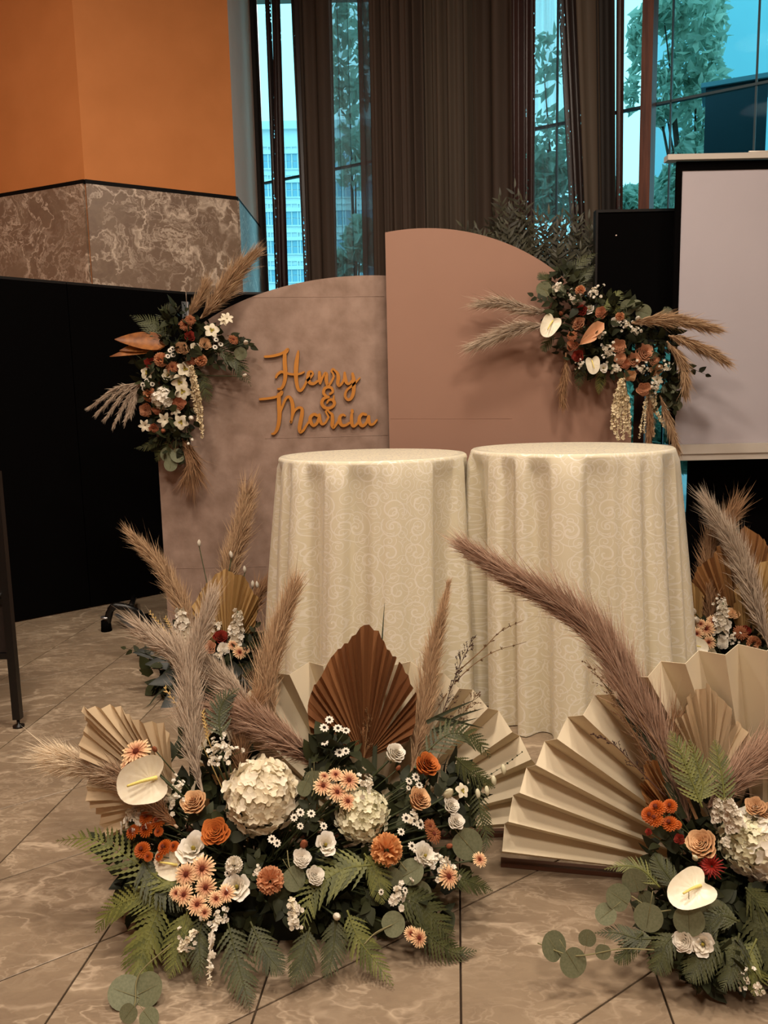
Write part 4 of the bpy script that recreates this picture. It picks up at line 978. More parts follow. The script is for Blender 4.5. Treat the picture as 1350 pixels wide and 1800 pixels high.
for k, (a, b) in dict(beige=('857060', 'e0cdb6'), tan=('7c5a42', 'd8b892'), mauve=('765643', 'ccac94'), brown=('6c4a32', 'b8926e'), pale=('7c4818', 'f0e0c4')).items():
    M_pamp[k] = mat('pampas_' + k, a, b, use='tone', rough=.9, spec=.1, trans=.3)
def pampas(A, pts, wpx, m='beige', n=3600, t0=.12, dY=0.0, ang=.34, droop=.25, label=None, seed=0, tip=.35, hair=1.0, wind=(0, 0, 0), fade=False):
    P = [A.p(x, y, dY + (q_[2] if len(q_) > 2 else 0)) for q_ in pts for x, y in [q_[:2]]]
    C = spline(P, 60); T = np.gradient(C, axis=0); T /= np.linalg.norm(T, axis=1)[:, None]; s = mpp(C[30]); Wd = wpx * s / 2
    g_ = np.random.default_rng(int(abs(pts[0][0]) * 3 + abs(pts[-1][1])) + seed)
    nc = 130; tc_ = t0 + (1 - t0) * g_.uniform(0, 1, nc) ** .9; nh = n // nc
    # clumps (the plume's side branches), then hairs on each clump
    ti = np.repeat(tc_, nh); cl = np.repeat(np.arange(nc), nh); N = len(ti)
    rad = g_.normal(size=(nc, 3))[cl] + g_.normal(size=(N, 3)) * .45
    tt = np.clip(ti + g_.uniform(-.02, .10, N), t0, 1); ix = np.minimum(59, (tt * 59).astype(int)); Tn = T[ix]; base = C[ix]
    rad -= Tn * np.sum(rad * Tn, 1, keepdims=True); rad /= np.linalg.norm(rad, axis=1)[:, None] + 1e-9
    u = (tt - t0) / (1 - t0); prof = np.minimum(1, (u / .22 + .35)) * (1 - (1 - tip) * u ** 2.2)
    a = np.abs(g_.normal(ang * 1.1, .17, N)); L = Wd * prof / np.sin(np.maximum(a, .18)) * g_.uniform(.35, 1.1, N) * hair * .78
    L = np.minimum(L, Wd * 3.2)
    d = Tn * np.cos(a)[:, None] + rad * np.sin(a)[:, None]; d += np.array(wind)
    base = base + rad * (Wd * .10 * prof * g_.uniform(0, 1, N))[:, None]
    mid = base + d * (L * .5)[:, None]; end = base + d * L[:, None] + Tn * (L * .12)[:, None] + np.array([0, 0, -1]) * (L * droop * g_.uniform(.2, 1, N))[:, None] + g_.normal(size=(N, 3)) * (L * .13)[:, None]
    sv = np.cross(d, g_.normal(size=(N, 3))); sv /= np.linalg.norm(sv, axis=1)[:, None] + 1e-9; hw = (.55 * s + .0003) * g_.uniform(.7, 1.3, N)
    V = np.stack([base - sv * hw[:, None], base + sv * hw[:, None], mid - sv * hw[:, None] * 1.1, mid + sv * hw[:, None] * 1.1, end], 1).reshape(-1, 3)
    V[:, 2] = np.maximum(V[:, 2], .003); V[:, 1] = np.minimum(V[:, 1], A.ymax)
    tn = np.stack([np.zeros(N), np.zeros(N), np.full(N, .55), np.full(N, .55), np.ones(N)], 1) * g_.uniform(.45, 1.15, N)[:, None]
    if fade: tn = tn * (.25 + .5 * u[:, None]) + .55 * u[:, None] ** 1.5
    k = np.arange(N) * 5; F = np.concatenate([np.stack([k, k+1, k+3, k+2], 1)]).tolist() + np.stack([k+2, k+3, k+4], 1).tolist()
    bb = B(); bb.v = [V]; bb.t = [np.clip(tn.reshape(-1), 0, 1)]; bb.f = F; bb.m = [0] * len(F); bb.n = len(V)
    o = bb.build('pampas_plume', M_pamp[m], A.r, label=label or ('fluffy %s pampas plume' % m))
    B().tube(C, np.linspace(.0035, .001, 60) * (s / .0014) ** .5, 5).build('stem', M_pamp[m], o)
    return o
def palm(A, base, tip, outline, m, dY=0.0, depth=.010, npl=15, lean=0.0, name='palm_leaf', label='dried palm leaf', stem=None, gaps=(), tilt=0.0):
    # outline: picture points from one lower corner round the tip to the other; pleats fan out from the base
    Yb = A.d(*base) + dY; b = at(base[0], base[1], Yb); O = [at(x, y, Yb + lean * (base[1] - y) / 300 + tilt * (x - base[0]) / 300) for x, y in outline]
    seg = np.cumsum([0] + [np.linalg.norm(O[i+1] - O[i]) for i in range(len(O) - 1)]); npl = int(npl * 1.8); depth = depth * .62; gaps = [int(g * 1.8) for g in gaps]; n = npl * 2 + 1
    E = np.array([[np.interp(x, seg, [o[k] for o in O]) for k in range(3)] for x in np.linspace(0, seg[-1], n)])
    nn = nrm(np.cross(E[0] - b, E[-1] - b)); g_ = np.random.default_rng(n + int(base[0])); nt = 6; bb = B()
    V = np.zeros((n, nt, 3)); ragged = g_.uniform(.985, 1.01, n)
    for i in range(n):
        for j in range(nt):
            t = .03 + .97 * j / (nt - 1); V[i, j] = b + (E[i] - b) * t * (ragged[i] if j == nt - 1 else 1) + nn * depth * (1 if i % 2 else -1) * min(1, t * 1.4) + nn * .02 * sin(i * .7) * t * t
    th_ = nn * .0009
    for i in range(n - 1):
        if i // 2 in gaps and i % 2: 
            Vg = V[i:i+2].copy(); Vg[1, 3:] = Vg[0, 3:] * .75 + Vg[1, 3:] * .25
        else: Vg = V[i:i+2]
        tn = np.full((2, nt), g_.uniform(.0, 1)); bb.grid(Vg, 0, tone=tn)
    o = bb.build(name, m, A.r, smooth=False, label=label)
    if stem:
        q_ = at(stem[0], stem[1], Yb); q_[2] = max(q_[2], .01); B().tube(spline([b + (E[n//2] - b) * .25, b, q_], 8), [.002] + [.005] * 7, 6).build('stem', m, o)
    return o
def palmmat(n, a, b): return mat(n, a, b, use='tone', rough=.65, spec=.25, trans=.12)
M_palmb, M_palmp, M_palmg, M_palmd = palmmat('palm_brown', '6a4226', '8c5e3a'), palmmat('palm_pale', 'bca484', 'd0ba98'), palmmat('palm_gold', 'a08050', 'bc9a66'), palmmat('palm_copper', '7c5230', 'a27648')
def blade(A, pts, wpx, m=None, dY=0.0, label='dark narrow grass blade', name='grass_blade'):
    P = [A.p(x, y, dY + (q_[2] if len(q_) > 2 else 0)) for q_ in pts for x, y in [q_[:2]]]; C = spline(P, 16); T = np.gradient(C, axis=0); V = np.zeros((3, 16, 3)); s = mpp(C[8])
    for i in range(16):
        S = nrm(np.cross(T[i], CAM - C[i])); w = wpx * s / 2 * (1 - (i / 15) ** 2 * .95); N = nrm(CAM - C[i])
        for k, q_ in enumerate((-1, 0, 1)): V[k, i] = C[i] + S * q_ * w + N * abs(q_) * w * .4
    V[:, :, 2] = np.maximum(V[:, :, 2], .004)
    return B().grid(V, 0).build(name, m or M_leafd, A.r, label=label)
def panicle(A, pts, wpx, m, n=34, dY=0.0, label='dry wispy grass head', seed=0, seeds=True, t0=.35):
    P = [A.p(x, y, dY) for x, y in pts]; C = spline(P, 40); T = np.gradient(C, axis=0); s = mpp(C[20]); bb = B(); bb.tube(C, np.linspace(1.1, .4, 40) * s, 5, tone=.3); g_ = np.random.default_rng(seed + int(pts[0][0]))
    for k in range(n):
        f = t0 + (1 - t0) * k / n; i = int(f * 39); t_ = nrm(T[i]); r_ = nrm(np.cross(t_, g_.normal(size=3))); L = wpx * s * g_.uniform(.4, 1) * (1.1 - .7 * (f - t0) / (1 - t0)); e = C[i] + t_ * L * .9 + r_ * L * .55
        bb.tube(spline([C[i], C[i] + t_ * L * .5 + r_ * L * .2, e], 5), .38 * s, 3, tone=.4, cap=False)
        if seeds:
            for _ in range(5):
                u = g_.uniform(.35, 1); c = C[i] * (1 - u) + e * u; d = nrm(t_ + g_.normal(size=3) * .6); bb.tube([c, c + d * 2.2 * s, c + d * 4.5 * s], [.2 * s, .8 * s, .1 * s], 4, tone=.8, cap=False)
    return bb.build('grass_head', m, A.r, label=label)
def wheat(A, p0, p1, dY=0.0, w=7):
    a, b = A.p(*p0, dY), A.p(*p1, dY); d = nrm(b - a); L = np.linalg.norm(b - a); s = mpp(a); bb = B(); bb.tube([A.f, a * .7 + A.f * .3, a, b], [.0016, .0016, .0016, .001], 5)
    for k in range(16):
        f = k / 16; c = a + d * L * f; r_ = nrm(np.cross(d, CAM - a)) * (1 if k % 2 else -1); e = nrm(d * .8 + r_ * .5 + nrm(CAM - a) * .2 * ((k // 2) % 2)); bb.tube([c, c + e * w * .6 * s, c + e * w * 1.3 * s], [w * .12 * s, w * .26 * s, .03 * s], 6)
    return bb.build('wheat_ear', M_wheat, A.r, label='dry wheat ear')
def beads(A, pts, r, m=None, dY=0.0, name='hanging_amaranth', label='cream amaranth tassel hanging down', n=None):
    P = [A.p(x, y, dY + (q_[2] if len(q_) > 2 else 0)) for q_ in pts for x, y in [q_[:2]]]
    for v in P: v[2] = max(v[2], .01)
    s = mpp(P[0]); C0 = spline(P, 60); L = np.sum(np.linalg.norm(np.diff(C0, axis=0), axis=1)); n = n or int(L / (r * 1.25 * s)); C = spline(P, max(4, n)); bb = B(); g_ = np.random.default_rng(int(pts[0][0])); bb.tube(C, .25 * r * s, 4)
    for c in C:
        for _ in range(2): floret(bb, c + g_.normal(size=3) * r * s * .25, g_.normal(size=3) + np.array([0, -.5, 0]), r * s * g_.uniform(.7, 1.1), g_, 0, 5, g_.uniform(0, 1))
    return bb.build(name, m or M_bead, A.r, label=label)

# ================================================================== pleated paper fans
M_paper = mat('cream_paper', 'e4d6ba', 'ddceb0', 1.5, .8, .02, trans=.12, spec=.2); M_slat = mat('fan_end_slat', '4a2c1c', None, rough=.6)
def paper_fan(ctr, u, R, a0, a1, npl, depth, label, r0=.04, back=0.0):
    ctr = np.array(ctr, float); u = nrm(u); up_ = np.array([0, 0, 1.0]); n_ = nrm(np.cross(u, up_)); n_ = n_ if n_[1] < 0 else -n_
    up_ = nrm(up_ - n_ * back)
    root = thing('paper_fan', tuple(ctr), label, 'paper fan', 'pleated paper fans'); n = npl * 2 + 1; V = np.zeros((n, 5, 3))
    for i, a in enumerate(np.linspace(radians(a0), radians(a1), n)):
        for j in range(5):
            r = r0 + (R - r0) * j / 4; V[i, j] = ctr + u * r * cos(a) + up_ * r * sin(a) + n_ * depth * (r / R) * (.5 if i % 2 else -.5)
    V[:, :, 2] = np.maximum(V[:, :, 2], .012)
    me = B().grid(V, 0).build('paper_sheet', M_paper, root, smooth=False)
    md_ = me.modifiers.new('thickness', 'SOLIDIFY'); md_.thickness = .0016; md_.offset = 0
    for a, i in ((a0, 0), (a1, n - 1)):
        d = nrm(V[i, 4] - V[i, 0]); L = np.linalg.norm(V[i, 4] - V[i, 0]); w_ = np.cross(n_, d); c0 = V[i, 0].copy()
        if abs(d[2]) < .3: c0[2] = .007; d[2] = 0; d = nrm(d); w_ = np.cross(n_, d)
        B().box((0, -.014, -.006), (L, .014, .006), R=np.array([d, n_, w_]).T, o=c0).build('end_slat', M_slat, root, smooth=False)
    return root
fc = gp(640, 1478); fc[1] = 2.13; fc[2] = .012; fc[0] = at(640, 1470, 2.13)[0]
paper_fan(fc, (1, -.05, 0), .535, 2, 178, 17, .062, 'cream pleated paper fan standing behind the front flowers and brown palm leaf', back=-.04)
L0 = gp(877, 1530); C0 = gp(1330, 1560); uu = nrm(C0 - L0)
C0 = L0 + uu * .66; C0[2] = .012
paper_fan(C0, uu, .655, 2, 178, 22, .062, 'cream pleated paper fan fully open beside the big slanting pampas plume', back=-.12)

# ================================================================== front arrangement
f1 = gp(455, 1640); cx, cy = f1[0], 1.80
A = Arr(thing('floor_arrangement', (cx, cy, 0), 'wide front floor arrangement with two hydrangeas and a brown palm leaf', 'flower arrangement', 'floor flower arrangements'),
        (cx, cy, .10), lambda x, y: 1.52 + (1720 - y) * .00078 + ((x - 470) / 400) ** 2 * .10, (cx, cy, .10))
bb = B().box((cx - .24, cy - .10, 0), (cx + .24, cy + .10, .07)); bb.box((cx - .22, cy - .085, .07), (cx + .22, cy + .085, .12)); bb.build('foam_tray', M_tray, A.r, smooth=False)
filler(A, [(300, 1560, 90, 60, .10), (400, 1560, 110, 70, .10), (500, 1500, 110, 90, .12), (600, 1560, 110, 70, .10), (700, 1550, 100, 70, .10), (760, 1470, 80, 70, .10), (640, 1500, 100, 80, .12),
           (350, 1440, 80, 60, .10), (290, 1480, 60, 50, .08), (430, 1470, 80, 60, .14), (590, 1330, 40, 45, .05), (780, 1390, 60, 50, .10), (480, 1590, 160, 40, .08), (640, 1600, 150, 35, .08), (350, 1620, 80, 30, .06), (400, 1350, 50, 50, .15), (700, 1420, 60, 60, .12)], 34, 75, None, 1)
# backbone: palms, plumes
palm(A, (640, 1335), (640, 1100), [(560, 1322), (545, 1285), (541, 1240), (552, 1205), (580, 1160), (612, 1125), (640, 1100), (665, 1110), (690, 1150), (715, 1182), (733, 1218), (730, 1270), (718, 1302)], M_palmb, .14, .012, 15, .04, stem=(634, 1480), gaps=(10, 12), label='large rust brown dried palm leaf')
palm(A, (305, 1405), (150, 1240), [(250, 1492), (190, 1484), (165, 1430), (152, 1385), (143, 1290), (150, 1236), (196, 1245), (240, 1258), (280, 1275), (302, 1300)], M_palmp, .06, .014, 14, .0, label='pale beige dried palm leaf', stem=(400, 1500))
pampas(A, [(312, 1455), (240, 1388), (180, 1356), (125, 1338)], 62, 'pale', 6500, .02, -.02, .42, .12, 'tan pampas plume fading to pale fluff at its tip', tip=1.0, fade=True)
pampas(A, [(356, 1395), (338, 1290), (335, 1190), (362, 1085)], 62, 'beige', 5200, .02, .03, .30, .05, tip=.55)
pampas(A, [(345, 1270), (335, 1200), (315, 1160), (268, 1122)], 62, 'beige', 2600, .25, .05, .35, .10, tip=.6)
pampas(A, [(482, 1300), (470, 1230), (480, 1150), (508, 1060)], 62, 'tan', 4600, .0, .12, .30, .02, tip=.5)
pampas(A, [(455, 1265), (420, 1225), (385, 1190), (345, 1160)], 56, 'beige', 3600, .0, .12, .26, .1, tip=.7)
pampas(A, [(560, 1345), (510, 1310), (460, 1275), (390, 1258)], 78, 'mauve', 4600, .0, .06, .36, .15, tip=.6)
pampas(A, [(430, 1370), (425, 1330), (428, 1290), (440, 1260)], 50, 'brown', 1800, .0, .08, .3, .1, tip=.6)
pampas(A, [(717, 1385), (738, 1280), (757, 1170), (786, 1036)], 54, 'tan', 4600, .10, .10, .26, .0, tip=.18)
for p_ in ([(655, 1480), (660, 1300), (676, 1060)], [(625, 1480), (632, 1380), (632, 1300)]): blade(A, p_, 10, None, .12, 'tall dark grass blade standing against the palm leaf')
M_dry = mat('dry_grass', '7a5a38', '5a3e24', use='tone', rough=.8); M_dryd = mat('dark_dry_grass', '4a2e22', '34201a', use='tone', rough=.8)
panicle(A, [(735, 1400), (770, 1280), (800, 1190), (830, 1125)], 46, M_dryd, 34, .10)
panicle(A, [(740, 1400), (780, 1310), (810, 1260), (840, 1220)], 40, M_dry, 26, .08, seed=2)
panicle(A, [(632, 1400), (640, 1330), (648, 1260), (655, 1210)], 36, M_dry, 26, .09, seed=3)
panicle(A, [(740, 1290), (800, 1200), (860, 1150), (925, 1128)], 10, M_dry, 6, .12, seed=4, label='thin dry grass stalk'); panicle(A, [(800, 1185), (850, 1140), (880, 1110), (920, 1090)], 10, M_dry, 6, .12, seed=9, label='thin dry grass stalk')
for k, p_ in enumerate(([(770, 1290), (800, 1262), (850, 1245)], [(765, 1262), (800, 1268), (850, 1280)], [(750, 1270), (790, 1250), (835, 1230)], [(760, 1285), (790, 1275), (840, 1262)])): blade(A, p_, 7, None, .06, 'dark curling dry leaf')
wheat(A, (345, 1285), (288, 1208), .06); wheat(A, (366, 1300), (356, 1250), .03, 6)
# ferns
for p_, w_, m_ in (([(300, 1560), (230, 1510), (165, 1475), (98, 1478)], 62, None), ([(290, 1590), (240, 1580), (195, 1600), (168, 1640)], 52, None), ([(285, 1580), (262, 1640), (246, 1690), (245, 1725)], 62, None),
                 ([(330, 1600), (320, 1640), (310, 1680), (298, 1720)], 50, None), ([(400, 1620), (415, 1680), (428, 1730), (440, 1782)], 52, M_fernd), ([(440, 1620), (462, 1665), (480, 1690), (498, 1712)], 44, M_fernd),
                 ([(545, 1630), (535, 1670), (528, 1700), (512, 1735)], 44, M_fernd), ([(655, 1520), (600, 1530), (550, 1570), (530, 1640)], 66, None), ([(610, 1600), (630, 1650), (660, 1690), (692, 1745)], 46, None),
                 ([(690, 1570), (735, 1590), (770, 1625), (800, 1665)], 60, M_fernd), ([(720, 1610), (760, 1650), (800, 1675), (838, 1682)], 44, M_fernd), ([(770, 1540), (810, 1545), (840, 1555), (866, 1566)], 36, M_fernd),
                 ([(740, 1330), (790, 1290), (835, 1300), (862, 1332)], 46, M_fernd), ([(250, 1510), (270, 1540), (300, 1570), (340, 1600)], 60, M_fernd), ([(330, 1560), (300, 1545), (270, 1560), (230, 1600)], 56, None),
                 ([(590, 1610), (588, 1650), (582, 1690), (570, 1720)], 40, M_fernd), ([(390, 1300), (385, 1260), (395, 1230), (420, 1210)], 38, M_fernd), ([(360, 1600), (350, 1650), (352, 1690), (345, 1730)], 40, M_fernd),
                 ([(640, 1500), (660, 1530), (668, 1560), (672, 1590)], 40, None), ([(840, 1380), (845, 1430), (855, 1470), (850, 1500)], 30, M_fernd), ([(800, 1330), (820, 1350), (850, 1370), (870, 1385)], 34, M_fernd)):
    fern(A, p_, w_, m_, .0)
for p_ in ([(390, 1490), (420, 1450), (440, 1420)], [(330, 1450), (350, 1440), (380, 1425)], [(540, 1470), (545, 1440), (540, 1400)], [(700, 1470), (720, 1430), (700, 1400)], [(470, 1560), (490, 1580), (500, 1610)], [(780, 1470), (810, 1440), (830, 1420)], [(220, 1540), (190, 1500), (172, 1478)],
           [(420, 1560), (440, 1540), (450, 1510)], [(640, 1560), (650, 1590), (640, 1620)], [(760, 1420), (780, 1390), (790, 1360)], [(560, 1420), (556, 1380), (560, 1340)], [(300, 1340), (320, 1310), (330, 1280)]): leafspray(A, p_, 34, 9, .30, None, .02)
beads(A, [(805, 1395), (840, 1375), (880, 1350), (918, 1322)], 2.0, M_stem, .02, 'bud_branch', 'thin branch with drooping green buds', 14)
for x, y in ((840, 1395), (856, 1390), (868, 1372), (885, 1352)): flower(A, 'bud_g', x, y, 10, .0, (0.1, -.2, -1), False)
# flowers
for k, x, y, r in (('mum', 240, 1322, 27), ('bud_o', 272, 1317, 9), ('mum', 224, 1345, 13), ('bud_g', 258, 1396, 15), ('rose_peach', 339, 1408, 25), ('rose_orange', 378, 1462, 29), ('liz', 338, 1488, 31), ('liz', 415, 1557, 27), ('carn_d', 475, 1547, 26),
    ('pom', 258, 1458, 15), ('pom', 279, 1443, 14), ('pom', 257, 1437, 13), ('pom', 234, 1462, 14), ('pom', 290, 1489, 14), ('pom', 250, 1494, 15), ('pom', 279, 1462, 9), ('pom', 306, 1488, 10), ('pom', 261, 1506, 9), ('pom', 280, 1506, 8),
    ('mum', 328, 1537, 22), ('mum', 356, 1527, 24), ('mum', 362, 1560, 20), ('mum', 324, 1573, 19), ('mum', 347, 1590, 19), ('mum', 398, 1570, 17), ('mum', 360, 1604, 13), ('mum', 380, 1580, 15), ('mum', 310, 1570, 13),
    ('hyd', 460, 1400, 66), ('carn_w', 411, 1521, 17), ('liz', 574, 1483, 23), ('rose_white', 531, 1507, 18), ('rose_white', 555, 1538, 18), ('bud_o', 534, 1484, 15), ('hyd_g', 637, 1432, 48), ('hyd_g', 610, 1400, 20),
    ('mum', 568, 1382, 18), ('mum', 592, 1393, 19), ('mum', 613, 1372, 20), ('mum', 611, 1409, 18), ('mum', 590, 1362, 14), ('mum', 570, 1365, 11), ('rose_white', 697, 1322, 20), ('rose_orange', 752, 1342, 26), ('rose_peach', 739, 1402, 23), ('carn', 680, 1493, 31),
    ('liz', 750, 1502, 25), ('rose_white', 794, 1415, 17), ('rose_white', 802, 1443, 18), ('mum', 788, 1541, 21), ('mum', 736, 1649, 17), ('mum', 722, 1641, 13), ('mum', 843, 1511, 14), ('mum_b', 762, 1466, 17), ('mum_b', 756, 1452, 13), ('bud_o', 790, 1487, 10), ('bud_w', 592, 1611, 14), ('bud_o', 700, 1350, 8), ('bud_g', 788, 1395, 16), ('orchid', 812, 1390, 14)):
    flower(A, k, x, y, r, (-.06 if y < 1350 and x < 300 else -.015) if k[:3] not in ('hyd',) else .03)
for x, y, r in ((570, 1279, 11), (594, 1280, 11), (579, 1265, 10), (608, 1284, 10), (570, 1304, 11), (597, 1323, 12), (608, 1320, 9), (528, 1428, 10), (547, 1430, 10), (569, 1452, 9), (517, 1437, 9), (528, 1452, 8), (719, 1373, 9), (731, 1366, 10), (737, 1380, 9), (718, 1385, 6), (714, 1438, 11), (728, 1443, 11), (739, 1450, 10), (724, 1487, 10), (705, 1462, 9), (478, 1475, 10), (487, 1482, 9), (700, 1578, 9), (712, 1565, 8), (690, 1585, 10), (670, 1568, 7), (400, 1535, 8)): flower(A, 'aster', x, y, r, -.01)
for x, y, r in ((382, 1312, 22), (400, 1325, 22), (378, 1335, 18), (310, 1385, 20), (304, 1412, 22), (240, 1440, 34), (700, 1575, 26), (776, 1522, 26), (740, 1512, 16), (330, 1655, 20), (384, 1612, 22), (515, 1598, 22), (517, 1625, 18), (455, 1532, 14), (725, 1440, 20), (640, 1378, 24)): flower(A, 'stat', x, y, r, -.005)
beads(A, [(374, 1630), (370, 1665), (368, 1700), (370, 1728)], 6.5, FM['white'], -.02, 'snapdragon_spray', 'white blossom string hanging to the floor')
beads(A, [(514, 1580), (518, 1600), (515, 1622)], 7, FM['cream'], -.01, 'snapdragon_spray', 'white blossom string')
beads(A, [(340, 1640), (328, 1655), (318, 1668)], 7, FM['cream'], -.01, 'snapdragon_spray', 'white blossom string')
anthurium(A, 264, 1370, 64, 165, -.075, (-.15, -1, .45)); anthurium(A, 305, 1518, 42, 190, .0, (-.3, -.8, .4))
eucalyptus(A, [(300, 1660), (245, 1712), (238, 1760), (232, 1805)], [(222, 1748, 30, 200, 0), (258, 1742, 30, -30, .01), (228, 1795, 20, 120, -.02), (262, 1803, 22, 60, -.02)], -.02)
eucalyptus(A, [(690, 1480), (700, 1510), (715, 1530)], [(722, 1533, 23, -30, 0), (692, 1540, 17, 120, .01)]); eucalyptus(A, [(640, 1660), (660, 1640), (690, 1625)], [(690, 1625, 22, -30, 0)]); eucalyptus(A, [(505, 1495), (508, 1520), (516, 1540)], [(516, 1543, 22, 60, 0)])
eucalyptus(A, [(800, 1440), (810, 1465), (822, 1485)], [(820, 1482, 28, 50, 0), (735, 1570, 24, 60, .02)]); eucalyptus(A, [(548, 1350), (552, 1385), (548, 1400)], [(552, 1370, 18, 90, 0), (535, 1385, 14, 110, 0)])

# ================================================================== right front arrangement
f4 = gp(1330, 1660); cx, cy = f4[0], 1.66
A = Arr(thing('floor_arrangement', (cx, cy, 0), 'floor arrangement at the right edge with a white anthurium and long slanting pampas', 'flower arrangement', 'floor flower arrangements'),
        (cx, cy, .10), lambda x, y: 1.46 + (1720 - y) * .00060 + ((x - 1300) / 400) ** 2 * .08, (cx, cy, .10))
bb = B().box((cx - .17, cy - .09, 0), (cx + .22, cy + .09, .07)); bb.box((cx - .15, cy - .08, .07), (cx + .2, cy + .08, .12)); bb.build('foam_tray', M_tray, A.r, smooth=False)
filler(A, [(1230, 1560, 80, 60, .10), (1290, 1540, 80, 80, .12), (1200, 1500, 50, 60, .10), (1280, 1640, 90, 50, .08), (1340, 1620, 90, 70, .10), (1220, 1640, 60, 50, .08), (1330, 1540, 90, 70, .12), (1340, 1700, 90, 40, .06), (1250, 1450, 60, 60, .12), (1180, 1600, 40, 50, .08), (1260, 1700, 60, 25, .03), (1420, 1600, 80, 70, .10), (1440, 1680, 80, 40, .06), (1400, 1520, 60, 60, .12)], 34, 80, None, 2)
pampas(A, [(1215, 1455), (1150, 1300), (1045, 1120), (852, 984)], 92, 'mauve', 12000, .02, .06, .26, .0, 'very long mauve pampas plume leaning across the cloth', tip=.42)
pampas(A, [(1245, 1420), (1290, 1370), (1340, 1330), (1420, 1270)], 80, 'mauve', 5200, .0, .04, .34, .05, tip=.6)
pampas(A, [(1220, 1450), (1190, 1400), (1175, 1350), (1180, 1300)], 60, 'brown', 1700, .0, .08, .3, .0, tip=.6)
palm(A, (1250, 1390), (1240, 1200), [(1195, 1340), (1175, 1300), (1200, 1245), (1222, 1215), (1238, 1198), (1252, 1210), (1280, 1240), (1318, 1298), (1310, 1330)], M_palmp, .12, .010, 14, .03, stem=(1260, 1500), label='pale spear shaped dried palm leaf')
palm(A, (1200, 1460), (1120, 1400), [(1140, 1440), (1130, 1400), (1128, 1360), (1150, 1330)], M_palmd, .10, .008, 7, 0, label='copper dried palm leaf edge')
blade(A, [(1200, 1440), (1150, 1330), (1090, 1240), (1060, 1200)], 16, None, .05); blade(A, [(1190, 1430), (1165, 1360), (1120, 1270)], 12, None, .04); blade(A, [(1225, 1440), (1180, 1340), (1130, 1270), (1085, 1190)], 5, M_dry, .03, 'thin dry stalk')
panicle(A, [(1190, 1420), (1130, 1320), (1080, 1230), (1030, 1160)], 46, M_dry, 30, .03, seed=5, t0=.2); panicle(A, [(1170, 1400), (1120, 1350), (1080, 1310), (1040, 1290)], 30, M_dryd, 16, .02, seed=6, t0=.2)
for p_, w_, m_ in (([(1235, 1420), (1215, 1370), (1195, 1320), (1178, 1285)], 46, None), ([(1230, 1410), (1235, 1380), (1225, 1340), (1212, 1300)], 40, None), ([(1275, 1420), (1270, 1370), (1262, 1330), (1256, 1300)], 34, None), ([(1160, 1560), (1130, 1530), (1100, 1522), (1062, 1528)], 30, None), ([(1190, 1560), (1175, 1540), (1160, 1520), (1150, 1500)], 34, M_fernd),
                 ([(1150, 1650), (1120, 1650), (1085, 1640), (1045, 1640)], 34, M_fernd), ([(1130, 1640), (1110, 1660), (1095, 1680), (1080, 1690)], 30, M_fernd), ([(1260, 1640), (1240, 1670), (1225, 1700), (1210, 1725)], 50, M_fernd), ([(1300, 1640), (1290, 1680), (1285, 1710), (1270, 1740)], 50, M_fernd), ([(1330, 1590), (1340, 1640), (1350, 1680), (1360, 1710)], 60, M_fernd),
                 ([(1190, 1640), (1170, 1660), (1160, 1690), (1150, 1710)], 44, M_fernd), ([(1310, 1560), (1330, 1580), (1360, 1590), (1400, 1610)], 50, M_fernd), ([(1300, 1620), (1270, 1610), (1250, 1625), (1230, 1650)], 46, M_fernd), ([(1330, 1650), (1315, 1690), (1330, 1720), (1325, 1750)], 44, None), ([(1420, 1620), (1450, 1650), (1480, 1680), (1500, 1720)], 54, M_fernd), ([(1400, 1650), (1405, 1690), (1400, 1730), (1410, 1770)], 50, M_fernd), ([(1430, 1570), (1470, 1570), (1510, 1590), (1540, 1620)], 50, None)): fern(A, p_, w_, m_)
for p_ in ([(1240, 1560), (1260, 1580), (1290, 1590)], [(1200, 1500), (1180, 1470), (1170, 1450)], [(1290, 1600), (1320, 1630), (1345, 1640)], [(1280, 1700), (1300, 1710), (1330, 1700)], [(1310, 1560), (1330, 1570), (1350, 1600)], [(1120, 1640), (1150, 1620), (1170, 1610)]): leafspray(A, p_, 36, 9, .32, None, .02)
for k, x, y, r in (('pom', 1155, 1421, 16), ('pom', 1142, 1433, 15), ('pom', 1178, 1417, 13), ('pom', 1152, 1440, 15), ('pom', 1178, 1448, 15), ('pom', 1190, 1450, 9), ('rose_peach', 1232, 1482, 30), ('spider', 1251, 1523, 25), ('rose_white', 1200, 1655, 21), ('liz', 1235, 1661, 24), ('hyd_w', 1338, 1482, 64), ('hyd_g', 1320, 1480, 55), ('rose_tan', 1328, 1417, 20), ('rose_tan', 1350, 1425, 18), ('rose_dark_red', 1194, 1475, 11), ('rose_dark_red', 1140, 1462, 7), ('bud_g', 1222, 1508, 11)):
    flower(A, k, x, y, r, -.01 if k[:3] != 'hyd' else .04)
flower(A, 'stock', 1292, 1452, 62, -.01, (-.35, -.2, 1)); flower(A, 'stock', 1262, 1440, 42, .02, (-.1, -.1, 1))
anthurium(A, 1222, 1562, 52, 150, -.03, (-.1, -.62, .8))
for x, y, r in ((1308, 1720, 20), (1335, 1740, 16), (1355, 1540, 16), (1275, 1480, 14)): flower(A, 'stat', x, y, r)
eucalyptus(A, [(1180, 1600), (1150, 1600), (1110, 1575)], [(1088, 1578, 24, 215, 0), (1116, 1549, 23, 250, 0), (1140, 1610, 26, 100, 0), (1158, 1540, 26, 250, .02), (1066, 1606, 19, 140, 0), (1135, 1580, 16, 60, .03)])
eucalyptus(A, [(1220, 1580), (1216, 1600)], [(1211, 1616, 28, 90, -.02), (1245, 1600, 26, 60, .01), (1262, 1612, 26, 40, .03)])
